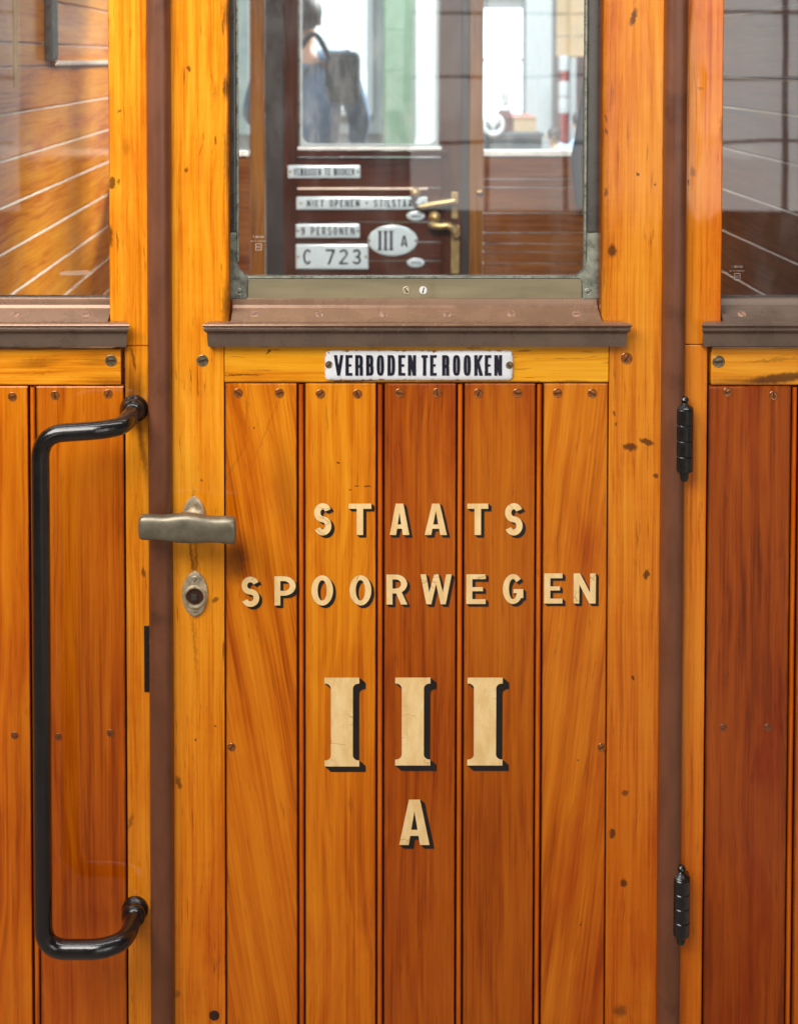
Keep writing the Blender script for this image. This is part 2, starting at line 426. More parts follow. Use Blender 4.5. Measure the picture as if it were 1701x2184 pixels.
def worn_cream():
    N = NT('worn cream letter paint')
    pos = N.n('ShaderNodeNewGeometry').outputs['Position']
    a = N.noise(N.mapping(pos, (0, 0, 0), (60, 1, 22)), 1, 5, .65)
    c = N.mix(N.range(a, .3, .7), S(234, 192, 126), S(252, 218, 158))
    v = N.n('ShaderNodeTexVoronoi'); v.feature = 'DISTANCE_TO_EDGE'; v.inputs['Scale'].default_value = 1
    w = N.n('ShaderNodeTexNoise'); w.inputs['Scale'].default_value = 70; N.l(pos, w.inputs['Vector'])
    mv = N.n('ShaderNodeVectorMath', operation='MULTIPLY_ADD'); N.l(w.outputs['Color'], mv.inputs[0]); mv.inputs[1].default_value = (.012, .0, .012); N.l(pos, mv.inputs[2])
    N.l(N.mapping(mv.outputs[0], (0, 0, 0), (26, 0, 62)), v.inputs['Vector'])
    g = N.noise(pos, 24, 2, .5)
    crack = N.math('MULTIPLY', N.range(v.outputs['Distance'], .0, .035, 1, 0), N.range(g, .5, .62, 0, .55))
    c = N.mix(crack, c, S(120, 78, 34))
    f = N.noise(N.mapping(pos, (4, 0, 1), (300, 1, 40)), 1, 3, .6)
    c = N.mix(N.range(f, .64, .76, 0, .45), c, S(186, 128, 60))
    N.bsdf(Base_Color=c, Roughness=.4, Coat_Weight=.35, Coat_Roughness=.1, Normal=N.bump(a, .2, .001)); return N.m
M['cream'] = worn_cream()
M['shade'] = paint('black letter shade', S(24, 17, 12), .4, .1, coat=.3, bump=.05)
M['ink'] = paint('blue black enamel', S(30, 30, 44), .16, .1, coat=.5, bump=.05)
M['mould'] = paint('dark rubber seal', S(30, 32, 36), .35, .2)
M['frame_grey'] = paint('grey metal frame', S(92, 88, 84), .3, .15, metal=.6, scale=40)
M['pale_bead'] = paint('pale glazing bead', S(168, 178, 182), .35, .1)
M['white_metal'] = paint('white painted edge', S(226, 228, 226), .4, .08)
def etch_mat(name, op):
    N = NT(name); d = N.n('ShaderNodeBsdfDiffuse'); d.inputs[0].default_value = (.8, .78, .74, 1)
    t = N.n('ShaderNodeBsdfTransparent'); m = N.n('ShaderNodeMixShader'); m.inputs[0].default_value = op
    N.l(t.outputs[0], m.inputs[1]); N.l(d.outputs[0], m.inputs[2]); N.l(m.outputs[0], N.out.inputs[0]); return N.m
M['etch'] = etch_mat('etched white', .45); M['etch_faint'] = etch_mat('etched white faint', .2)
M['glass'] = glass('window glass', haze=.03)
M['far_glass'] = glass('far window glass', tint=(.84, .92, .95, 1), haze=.15)
def enamel(name, base, rim):
    N = NT(name)
    pos = N.n('ShaderNodeNewGeometry').outputs['Position']; gen = N.n('ShaderNodeTexCoord').outputs['Generated']
    sx = N.n('ShaderNodeSeparateXYZ'); N.l(gen, sx.inputs[0])
    gx = N.math('MULTIPLY', N.math('MINIMUM', sx.outputs[0], N.math('SUBTRACT', 1, sx.outputs[0])), 6)
    gz = N.math('MINIMUM', sx.outputs[2], N.math('SUBTRACT', 1, sx.outputs[2]))
    g = N.math('MINIMUM', gx, gz)
    n = N.noise(pos, 130, 5, .65)
    e = N.math('SUBTRACT', g, N.math('MULTIPLY', N.math('SUBTRACT', n, .47), .5))
    c = N.mix(N.range(e, -.06, .0, .95, 0), base, rim)
    N.bsdf(Base_Color=c, Roughness=.14, Coat_Weight=.5, Coat_Roughness=.04)
    return N.m
M['enamel'] = enamel('white enamel', S(232, 234, 238), S(150, 92, 42))
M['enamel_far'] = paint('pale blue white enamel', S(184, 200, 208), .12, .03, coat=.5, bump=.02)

Yel = (S(250, 176, 50), S(232, 144, 22), S(190, 88, 4))
Hon = (S(240, 154, 42), S(222, 122, 18), S(180, 74, 4))
Org = (S(226, 136, 22), S(206, 112, 8), S(164, 70, 0))
Red = (S(208, 110, 14), S(186, 88, 6), S(140, 52, 0))
Drk = (S(176, 86, 12), S(148, 64, 4), S(94, 32, 0))

# ------------------------------------------------------------------ screws
def screw(parent, nx, ny, Y=0.0, r=.0062, mat=None, ang=None, slotmat=None, label=None):
    x, z = P(nx, ny, Y); bm = nb()
    lathe(bm, [(r * 1.12, -.0005), (r * 1.1, .0003), (r, .0007), (r * .86, .0004), (r * .6, .0006), (0, .0008)], (x, Y, z), 'y', 24)
    a = random.uniform(0, pi) if ang is None else ang
    c, s = cos(a), sin(a)
    w, l = r * .15, r * .78
    pts = [(-l, -w), (l, -w), (l, w), (-l, w)]
    f = [Vector((x + u * c - v * s, Y - .00086, z + u * s + v * c)) for u, v in pts]
    b = [p + Vector((0, .0012, 0)) for p in f]
    loft(bm, [f, b], mi=1)
    return obj('screw', bm, [mat or M['screw'], slotmat or M['slot']], parent, True, label=label)

# ================================================================== THE CARRIAGE SIDE
ZB, ZT = 0.004, 2.46
car = thing('railway_carriage', 'varnished wooden carriage side around the door, with black grab handle and two side windows', 'railway carriage', (.09, 0, 0))
door = thing('carriage_door', 'varnished compartment door lettered STAATS SPOORWEGEN III A, with brown cover strips on both edges', 'carriage door', (DX(890), 0, 0))

def plank(name, parent, x0, x1, z0, z1, mat, y0=0.0, y1=.024, bev=.0015, **k):
    return obj(name, bx(x0, x1, y0, y1, z0, z1, bev=bev, seg=2), mat, parent, True, 30, **k)

xL0, xL1 = DX(232, 400), DX(312, 900)          # left post, upper
xR0, xR1 = DX(1458, 900), DX(1540, 400)
# posts (jambs)
mk_l = [(450, 730, 13, 24, 0, .2, .9), (476, 727, 6, 10, 0, .4, .7), (440, 945, 12, 40, 0, .4, .9), (472, 968, 4, 35, 4, .5, .6), (503, 590, 14, 26, 0, .8, .35), (480, 445, 6, 6, 0, .3, .7),
        (545, 1590, 34, 85, 0, .9, .85), (505, 1500, 22, 110, 8, .9, .5), (572, 1800, 10, 90, 8, .8, .7), (535, 1440, 6, 40, 10, .5, .8), (575, 2290, 9, 16, 0, .3, .8), (522, 3290, 7, 30, -20, .5, .6)]
M['post_l'] = wood('left post wood', *Yel, seed=1, ripple=.05, tone_falloff=.75, pore=.5, edge=.035, marks=mk_l, cath=.15)
M['post_r'] = wood('right post wood', *Hon, seed=2, ripple=.05, tone_falloff=.75, pore=.35, edge=.035, marks=[(2770, 688, 10, 18, 20, .6, .6), (2752, 731, 5, 8, 0, .3, .8), (2886, 520, 8, 40, 0, .7, .6), (2800, 355, 14, 4, 0, .5, .4)], cath=.15)
plank('post', car, xL0, xL1 + .012, DZ(738), ZT, M['post_l'], bev=.003)
plank('post', car, DX(270), DX(316) + .012, ZB, DZ(738) - .0004, M['post_l'])
plank('post', car, xR0 - .012, xR1, DZ(735), ZT, M['post_r'], bev=.003)
plank('post', car, DX(1452) - .012, DX(1502), ZB, DZ(735) - .0004, M['post_r'])
# outer posts beyond the picture edges
xLo, xRo = -.80, .98
M['post_o'] = wood('outer post wood', *Hon, seed=3)
plank('post', car, xLo - .06, xLo, ZB, ZT, M['post_o']); plank('post', car, xRo, xRo + .06, ZB, ZT, M['post_o'])
# horizontal rails below the windows
M['rail_l'] = wood('left rail wood', *Yel, axis='x', seed=4, pore=.95, edge=.06, cath=.3, coarse=1.4,
                   marks=[(150, 1450, 60, 14, 5, .9, .5), (445, 1545, 70, 30, 0, .9, .55), (380, 1440, 40, 20, 0, .9, .3)])
M['rail_r'] = wood('right rail wood', *Yel, axis='x', seed=5, pore=.35, edge=.06, cath=.2,
                   marks=[(3120, 1512, 120, 18, 6, .35, .95), (2960, 1530, 140, 16, 0, .9, .5), (3100, 1440, 90, 5, 5, .6, .45)])
zl0, zl1 = DZ(823), DZ(738)
plank('rail', car, xLo, DX(262), zl0 + .001, zl1 - .003, M['rail_l'])
plank('rail', car, DX(1510), xRo, zl0 + .001, DZ(735) - .003, M['rail_r'])
# boards of the lower panels
def boards(parent, edges, ztop, mats, pref_y=.0006, gap=.0105, zb=ZB):
    """edges: list of (x0, x1); bead strips in the gaps"""
    for i, ((a, b), m) in enumerate(zip(edges, mats)):
        bm = bx(a, b, pref_y, .02, zb, ztop)
        # chamfer the top end and the long front edges
        tops = [e for e in bm.edges if abs(e.verts[0].co.z - ztop) < 1e-6 and abs(e.verts[1].co.z - ztop) < 1e-6 and abs(e.verts[0].co.y - pref_y) < 1e-6 and abs(e.verts[1].co.y - pref_y) < 1e-6]
        sides = [e for e in bm.edges if abs(e.verts[0].co.y - pref_y) < 1e-6 and abs(e.verts[1].co.y - pref_y) < 1e-6 and abs(e.verts[0].co.z - e.verts[1].co.z) > .1]
        bmesh.ops.bevel(bm, geom=tops, offset=.0034, segments=3, profile=.5, affect='EDGES')
        sides = [e for e in bm.edges if abs(e.verts[0].co.y - pref_y) < 1e-6 and abs(e.verts[1].co.y - pref_y) < 1e-6 and abs(e.verts[0].co.z - e.verts[1].co.z) > .1 and len([f for f in e.link_faces if abs(f.normal.x) > .9])]
        if sides: bmesh.ops.bevel(bm, geom=sides, offset=.0014, segments=2, profile=.5, affect='EDGES')
        obj('board', bm, m, parent, True, 30)
    for (a, b), (c, d) in zip(edges[:-1], edges[1:]):
        x = (b + c) / 2; r = (c - b) / 2
        bm = nb()
        n = 8
        prof = [(x - r * .62 * cos(pi * k / n) + .0003, 0.0048 - r * .85 * sin(pi * k / n)) for k in range(n + 1)]
        loft(bm, [[Vector((u, v, zb)) for u, v in prof] + [Vector((x + r * .62, .018, zb)), Vector((x - r * .62, .018, zb))],
                  [Vector((u, v, ztop - .002)) for u, v in prof] + [Vector((x + r * .62, .018, ztop - .002)), Vector((x - r * .62, .018, ztop - .002))]])
        obj('bead', bm, M['bead'], parent, True)
M['bead'] = wood('bead wood', S(226, 116, 14), S(198, 90, 6), S(146, 52, 0), seed=9, edge=.06)
M['bl0'] = wood('left board a', *Org, seed=10, ding=.2, tone_falloff=.6, edge=.02, pore=.32, blotch=.4)
M['bl1'] = wood('left board b', *Org, seed=11, ding=.2, tone_falloff=.6, edge=.02, pore=.32, blotch=.35, cath=.35)
M['bl2'] = wood('left board c', S(212, 120, 20), S(190, 96, 8), S(146, 60, 0), seed=12, ding=.2, tone_falloff=.6, edge=.03, pore=.32, blotch=.35)
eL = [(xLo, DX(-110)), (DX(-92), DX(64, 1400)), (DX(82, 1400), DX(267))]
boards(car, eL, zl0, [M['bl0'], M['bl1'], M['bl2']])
M['br1'] = wood('right board a', *Drk, seed=13, ding=.2, tone_falloff=.4, stain=1.0, edge=.03, pore=.32, blotch=.45, cath=.3)
M['br2'] = wood('right board b', *Red, seed=14, ding=.2, tone_falloff=.4, edge=.03, pore=.32, blotch=.4)
eR = [(DX(1505), DX(1680)), (DX(1697), DX(1697) + .11), (DX(1697) + .12, xRo)]
boards(car, eR, zl0, [M['br1'], M['br2'], M['br1']])
obj('backing_panel', bx(xLo, DX(270) + .01, .0145, .03, ZB, zl0 + .02), M['backing'], car)
obj('backing_panel', bx(DX(1500) - .01, xRo, .0145, .03, ZB, zl0 + .02), M['backing'], car)
# side windows: rubber seal, pane, sill
def sill(parent, x0, x1, xi0, xi1, ztag, mats, screws, right_only=0):
    """x0..x1 nose ends on the face, xi0..xi1 the part inside the opening"""
    z = lambda d, Y: DZ(d, Y)
    bm = nb()
    prof = [(.0, z(683, 0) - .004), (-.004, z(684.5, -.004)), (-.012, z(687, -.012)), (-.019, z(690, -.019)), (-.0222, z(692, -.022)), (-.0228, z(694.5, -.0228)), (-.0212, z(697, -.0212)),
            (-.0188, z(698.5, -.0188)), (-.0192, z(700, -.0192)), (-.0205, z(702, -.0205)), (-.0202, z(705, -.0202)), (-.0175, z(708, -.0175)), (-.0150, z(709.5, -.0150)), (-.0138, z(712, -.0138)), (-.0128, z(730, -.0128)), (-.0118, z(739, -.0118)), (0, z(739, 0))]
    rings = []
    for k, (y, zz) in enumerate(prof):
        pr = -y if k < len(prof) - 1 else .011
        # returned ends: as wide as the profile stands out
        rings.append((y, zz, x0 + (.0228 - pr) * .55 + (.002 if k == 0 else 0), x1 - (.0228 - pr) * .55 - (.002 if k == 0 else 0)))
    lv = [bm.verts.new((a, y, zz)) for y, zz, a, b in rings]; rv = [bm.verts.new((b, y, zz)) for y, zz, a, b in rings]
    for i in range(len(rings) - 1):
        f = bm.faces.new((lv[i], lv[i + 1], rv[i + 1], rv[i])); f.material_index = 0 if i < 6 else 1
    f = bm.faces.new(lv); f.material_index = 1
    f = bm.faces.new(rv[::-1]); f.material_index = 1
    # part within the opening
    pin = [(.034, z(655, .022)), (.0225, z(637, .022) + .002), (.0205, z(637, .0205) + .001), (.0195, z(640, .0195)), (.019, z(650, .019)), (.0165, z(657, .0165)), (.011, z(662, .011)), (.0, z(674, .0)), (-.008, z(682.5, -.008)), (-.0125, z(687, -.0125) + .0006), (-.0125, z(691, -.0125)), (.034, z(691, .034))]
    loft(bm, [[Vector((xi0, y, zz)) for y, zz in pin], [Vector((xi1, y, zz)) for y, zz in pin]])
    s = obj('window_sill', bm, mats, parent, True, 28)
    for d in screws:
        Y = .0035
        x, zz = D(d, 671, Y)
        bm = nb()
        nrm = Vector((0, -.62, .785)).normalized(); ax = nrm.cross(Vector((1, 0, 0))).normalized(); ex = Vector((1, 0, 0))
        c = Vector((x, Y, zz)) + nrm * .0012
        r = .0056
        ring = lambda rr, h: [c + nrm * h + (ex * cos(2 * pi * k / 20) + ax * sin(2 * pi * k / 20)) * rr for k in range(20)]
        loft(bm, [ring(r * 1.05, -.003), ring(r, .0002), ring(r * .9, .0004), ring(1e-5, .0005)])
        a = random.uniform(0, pi); u = ex * cos(a) + ax * sin(a); w = nrm.cross(u)
        q = [c + nrm * .0008 + u * su * r * .8 + w * sw * r * .13 for su, sw in ((-1, -1), (1, -1), (1, 1), (-1, 1))]
        loft(bm, [q, [p - nrm * .001 for p in q]], mi=1)
        obj('screw', bm, [M['copper'], M['sill_dark']], s, True)
    return s
sill(car, xLo + .01, DX(283, 700), xLo, DX(233, 660), 0, [M['sill'], M['sill_dark']], [34, 184])
sill(car, DX(1484, 700), xRo - .01, DX(1539, 660), xRo, 0, [M['sill_dark'], M['sill_dark']], [1580])
def fixed_window(x0, x1):
    zb_ = DZ(637, .03)
    bm = nb()
    box(bm, x0, x1, .024, .040, DZ(652, .024), DZ(636, .024), bev=.002)
    obj('window_seal', bm, M['mould'], car, True)
    bm = nb(); box(bm, x0, x1, .0245, .0385, DZ(636, .0245) + .0004, DZ(632.5, .0245), bev=.0012)
    obj('window_bead', bm, M['frame_grey'], car, True)
    bm = nb()
    bm.faces.new([bm.verts.new(p) for p in ((x0, .032, zb_ - .004), (x1, .032, zb_ - .004), (x1, .032, ZT - .03), (x0, .032, ZT - .03))])
    p = obj('glass_pane', bm, M['glass'], car)
    obj('window_head', bx(x0, x1, .001, .045, ZT - .032, ZT), M['post_o'], car)
    return p
paneL = fixed_window(xLo, xL0); paneR = fixed_window(xR1, xRo)
# etched marks on the panes (seen from behind, so mirrored)
def etched(parent, cxn, cyn, Y=.0315):
    polys = []
    def word(txt, x0, x1, y0, y1, t):
        n = len(txt); step = (x1 - x0) / n
        for i, ch in enumerate(txt[::-1]):
            a0 = x0 + step * i + step * .1; a1 = x0 + step * (i + 1) - step * .1
            q, h = place(ch, cxn + a0, cxn + a1, cyn + y0, cyn + y1, t, Y)
            xa, xb = P(cxn + a0, cyn + y0, Y)[0], P(cxn + a1, cyn + y0, Y)[0]
            polys.extend([[(xa + xb - u, v) for u, v in r] for r in q])
    word('SECURIT', -22, 24, -36, -27, .17)
    word('SONORIGINE', -31, 31, -17, -12, .2)
    word('2S', -8, 9, 4, 13, .17)
    bm = nb()
    to3 = lambda u, v: (u, Y, v)
    for (x0, y0, x1, y1) in ((-11, -5, 14, -2.5), (-11, 20, 14, 22.5), (-11, -5, -8.5, 22.5), (11.5, -5, 14, 22.5)):
        a, b = P(cxn + x0, cyn + y1, Y); c, d = P(cxn + x1, cyn + y0, Y)
        polys.append([(a, b), (c, b), (c, d), (a, d)])
    union(bm, polys, to3)
    obj('etched_mark', bm, M['etch'], parent)
def script_mark(parent):
    Y = .0315; bm = nb(); polys = []
    w = lambda x, y: P(240 + x * .1411, 1040 + y * .1411, Y)
    def st(pts, t): polys.extend(stroke([w(*p) for p in smooth_path([Vector((a, b, 0)) for a, b in pts], 6)] if False else [w(p.x, p.y) for p in smooth_path([Vector((a, b, 0)) for a, b in pts], 6)], t))
    t = .00035
    ox = -283
    st([(285 + ox, 425), (700 + ox, 428), (1110 + ox, 412)], .0006)
    st([(1020 + ox, 305), (1070 + ox, 290), (1130 + ox, 320), (1080 + ox, 360), (1050 + ox, 385), (1110 + ox, 405)], t)
    st([(955 + ox, 320), (965 + ox, 410)], t); st([(985 + ox, 350), (935 + ox, 355)], t)
    st([(920 + ox, 370), (880 + ox, 380), (890 + ox, 415), (915 + ox, 375)], t)
    st([(850 + ox, 370), (850 + ox, 415), (815 + ox, 370), (810 + ox, 415)], t)
    st([(770 + ox, 380), (730 + ox, 385), (750 + ox, 418), (775 + ox, 378)], t)
    st([(655 + ox, 320), (690 + ox, 360), (700 + ox, 412)], t)
    st([(610 + ox, 370), (570 + ox, 380), (590 + ox, 418), (615 + ox, 375)], t)
    st([(455 + ox, 320), (490 + ox, 360), (510 + ox, 415)], t)
    st([(385 + ox, 350), (350 + ox, 370), (400 + ox, 412)], t); st([(290 + ox, 340), (285 + ox, 425)], t)
    union(bm, polys, lambda u, v: (u, Y, v))
    obj('etched_mark', bm, M['etch_faint'], parent)
etched(paneR, 2945, 1098); script_mark(paneL)

# grab handle
def mount(cx, cz, r, parent):
    bm = nb()
    lathe(bm, [(r * 1.02, -.001), (r * 1.05, .003), (r * .98, .0065), (r * .86, .0085), (r * .84, .0105), (r * .93, .013), (r * .9, .018), (r * .66, .023), (r * .5, .026)], (cx, 0, cz), 'y', 32)
    return bm
xm, zm1 = DX(287, 880), DZ(871); xm2, zm2 = D(289, 1937)
HR = .0112; SO = -.078
xv = P(87 * K, 1200 * K, SO)[0]; zt = zm1 - .004; zb2 = zm2 + .002
path = [(xm, -.012, zm1), (xm, -.05, zm1 - .001), (xm - .006, SO + .012, zt), (xm - .03, SO, zt - .001), (xv + .001, SO, zt - .006), (xv, SO, zb2), (xm2 - .03, SO, zb2), (xm2 - .006, SO + .012, zb2 + .001), (xm2, -.045, zm2), (xm2, -.012, zm2)]
path = fillet_path(path, [0, .03, .03, .03, .03, .03, .03, .03, .03, 0], 10)
bm = nb(); tube(bm, path, HR, 24)
gh = obj('grab_handle', bm, M['black'], car, True, 60, label='black enamelled vertical grab handle bent to two round mounts')
obj('mount', mount(xm, zm1, .0175, 0), M['black'], gh, True, 50)
obj('mount', mount(xm2, zm2, .0165, 0), M['black'], gh, True, 50)
# striker slot beside the left cover strip
bm = bx(DX(308), DX(320), -.0012, .01, DZ(1475), DZ(1334), bev=.0008)
obj('striker_plate', bm, M['hinge'], car)
for (dx, dy) in ((27, 846), (118, 843), (231, 840), (1550, 836), (1648, 843)): screw(car, dx * K, dy * K, .0006, .0054)
for (dx, dy) in ((32, 1568), (125, 1571), (236, 1563), (1541, 1551), (1636, 1551)): screw(car, dx * K, dy * K, .0006, .0044, mat=M['nail'], slotmat=M['nail'])
screw(car, 237 * K, 769 * K, 0, .0070, M['screw_steel'], .05); screw(car, 1531 * K, 771 * K, 0, .0072, M['screw_steel'], .1)

# ================================================================== THE DOOR
mk_sl = [(755, 275, 7, 11, 10, .3, .9), (745, 680, 7, 9, 0, .4, .8), (862, 560, 5, 16, 0, .4, .8), (862, 365, 8, 30, 0, .7, .4), (905, 60, 10, 45, 0, .7, .7), (905, 620, 8, 120, 0, .8, .5), (905, 350, 12, 40, 0, .6, .9), (905, 1230, 12, 80, 0, .8, .8),
         (775, 2020, 5, 60, 0, .6, .5), (768, 2230, 6, 80, 8, .6, .7), (785, 2240, 5, 60, 0, .6, .6), (778, 2560, 5, 130, 4, .6, .4), (714, 3130, 9, 24, 18, .4, .8), (861, 2400, 14, 8, 20, .5, .8), (784, 2960, 4, 5, 0, .3, .9), (863, 2905, 4, 5, 0, .3, .8), (712, 3975, 9, 14, 0, .5, .6), (808, 1922, 6, 6, 0, .3, .6)]
mk_sr = [(2532, 68, 11, 34, -18, .35, .95), (2447, 1003, 15, 25, 0, .4, .95), (2549, 697, 6, 9, 15, .3, .95), (2620, 738, 4, 5, 0, .3, .9), (2423, 470, 5, 16, 0, .4, .8), (2424, 525, 5, 12, 0, .4, .8), (2422, 770, 6, 14, 0, .4, .8), (2519, 1788, 27, 14, -8, .25, .95), (2585, 1768, 28, 10, -14, .35, .95), (2620, 1902, 10, 8, 0, .3, .9), (2585, 2298, 12, 18, 0, .2, .95), (2455, 1656, 5, 10, 0, .3, .8), (2465, 1698, 5, 7, 0, .3, .8),
         (2531, 2713, 7, 7, 0, .2, .95), (2499, 3171, 13, 9, 0, .4, .8), (2448, 3332, 13, 20, 0, .3, .95), (2493, 3532, 14, 16, 0, .25, .95), (2478, 4043, 22, 22, 0, .6, .7), (2410, 300, 16, 600, 0, .9, .4), (2410, 1000, 16, 400, 0, .9, .35)]
M['stile_l'] = wood('left stile wood', *Yel, seed=20, ripple=.05, tone_falloff=.75, pore=.75, edge=.028, marks=mk_sl, cath=.12, coatr=.12)
M['stile_r'] = wood('right stile wood', S(240, 162, 48), S(220, 130, 24), S(182, 86, 6), seed=21, ripple=.05, tone_falloff=.9, pore=.55, edge=.025, marks=mk_sr, cath=.15, coatr=.12)
xs0, xs1 = DX(345), DX(478, 1000); xsw = DX(489, 300)
xt0, xt1 = DX(1297, 1000), DX(1425); xtw = DX(1283, 300)
def stile(x_in_low, x_in_up, x_out, z_step, mat):
    bm = nb()
    s = 1 if x_in_low > x_out else -1
    pts = [(x_out, ZB), (x_in_low, ZB), (x_in_low, z_step), (x_in_up, z_step), (x_in_up, ZT), (x_out, ZT)]
    loft(bm, [[Vector((u, 0, v)) for u, v in pts], [Vector((u, .036, v)) for u, v in pts]])
    es = [e for e in bm.edges if all(abs(v.co.y) < 1e-6 for v in e.verts) and all(abs(v.co.x - x_out) > 1e-4 for v in e.verts) and abs(e.verts[0].co.z - e.verts[1].co.z) > .1]
    up = [e for e in es if max(v.co.z for v in e.verts) > ZT - .01]; lo = [e for e in es if e not in up]
    bmesh.ops.bevel(bm, geom=up, offset=.0055, segments=4, profile=.5, affect='EDGES')
    lo = [e for e in bm.edges if all(abs(v.co.y) < 1e-6 and abs(v.co.x - x_in_low) < 1e-6 for v in e.verts)]
    if lo: bmesh.ops.bevel(bm, geom=lo, offset=.0013, segments=2, profile=.5, affect='EDGES')
    return obj('stile', bm, mat, door, True, 30)
stl = stile(xs1, xsw, xs0, DZ(700), M['stile_l'])
stl2 = stile(xt0, xtw, xt1, DZ(700), M['stile_r'])
M['rail_d'] = wood('door rail wood', S(250, 184, 46), S(238, 158, 22), S(202, 104, 6), axis='x', seed=22, pore=.7, edge=.05, cath=.25, marks=[(1075, 1408, 12, 5, 40, .3, .95), (960, 1500, 70, 3, 0, .6, .9), (1400, 1526, 120, 5, 4, .5, .9), (1960, 1528, 300, 3, 0, .8, .5)])
plank('rail', door, xs1 + .0009, xt0 - .0009, DZ(817) + .0008, DZ(690), M['rail_d'])
plank('rail', door, xs1, xt0, ZT - .09, ZT - .001, M['rail_d'], y0=.001)
mk_b1 = [(945, 2245, 34, 60, 0, .5, .6), (940, 2255, 46, 80, 0, .25, .25), (988, 1640, 4, 90, -4, .8, .3), (1075, 1700, 4, 130, -22, .9, .22), (930, 1870, 4, 120, -30, .9, .18), (1017, 1711, 4, 5, 0, .3, .8), (1148, 1960, 40, 140, 8, .95, .3)]
M['b1'] = wood('door board a', S(234, 148, 28), S(208, 114, 8), S(158, 66, 0), seed=30, ding=.2, tone_falloff=.6, edge=.025, pore=.36, cath=.42, tilt=radians(9), marks=mk_b1, coarse=.6, blotch=.35)
M['b2'] = wood('door board b', S(240, 158, 30), S(216, 124, 10), S(170, 78, 0), seed=31, ding=.2, tone_falloff=.6, edge=.02, pore=.36, cath=.3, blotch=.35, marks=[(1353, 1852, 7, 5, -30, .4, .9), (1402, 1960, 5, 4, 0, .3, .9), (1430, 1947, 8, 3, 0, .4, .9), (1468, 1945, 12, 3, -5, .4, .9)])
M['b3'] = wood('door board c', S(194, 103, 12), S(168, 78, 4), S(118, 43, 0), seed=32, ding=.2, tone_falloff=.4, edge=.02, pore=.32, cath=.2, blotch=.3)
M['b4'] = wood('door board d', S(200, 113, 14), S(178, 90, 6), S(132, 54, 0), seed=33, ding=.2, tone_falloff=.4, edge=.02, pore=.32, cath=.2, blotch=.3)
M['b5'] = wood('door board e', S(228, 142, 30), S(202, 110, 10), S(154, 64, 0), seed=34, ding=.2, tone_falloff=.6, edge=.02, pore=.32, cath=.32, tilt=radians(-6), coarse=.7, blotch=.3, marks=[(2310, 3042, 4, 5, 0, .3, .9), (2320, 3700, 3, 4, 0, .3, .8)])
dm = lambda a: DX(a, 1400)
eD = [(xs1 + .0016, dm(633.5)), (dm(651), dm(801)), (dm(819), dm(970.5)), (dm(988.5), dm(1138.5)), (dm(1156), xt0 - .0016)]
boards(door, eD, DZ(817), [M['b1'], M['b2'], M['b3'], M['b4'], M['b5']])
obj('backing_panel', bx(xs1 - .004, xt0 + .004, .0145, .03, ZB, DZ(790)), M['backing'], door)
for (dx, dy) in ((508, 838), (596, 838), (683, 840), (762, 840), (852, 838), (932, 837), (1020, 838), (1103, 838), (1188, 838), (1262, 839)): screw(door, dx * K, dy * K, .0006, .0055)
for (dx, dy) in ((494, 1593), (1282, 1593)): screw(door, dx * K, dy * K, .0006, .0050)
screw(door, 432 * K, 769 * K, 0, .0070, M['screw_steel']); screw(door, 1335 * K, 764 * K, 0, .0068)
screw(door, 457 * K, 2165 * K, 0, .0062, M['slot'])
# cover strips
def strip(a, b, Y=0):
    bm = nb(); n = 22; prof = []
    xc, hw = (a + b) / 2, (b - a) / 2
    for k in range(n + 1):
        t = pi * k / n
        c, s = cos(t), sin(t)
        prof.append((xc - hw * math.copysign(abs(c) ** .8, c), -.0005 - .015 * abs(s) ** .75))
    loft(bm, [[Vector((u, v, ZB)) for u, v in prof] + [Vector((b, .006, ZB)), Vector((a, .006, ZB))],
              [Vector((u, v, ZT)) for u, v in prof] + [Vector((b, .006, ZT)), Vector((a, .006, ZT))]])
    return bm
obj('cover_strip', strip(DX(318, 1092), DX(369, 1092)), M['strip'], door, True, 60)
obj('cover_strip', strip(DX(1406, 1092), DX(1455, 1092)), M['strip'], door, True, 60)
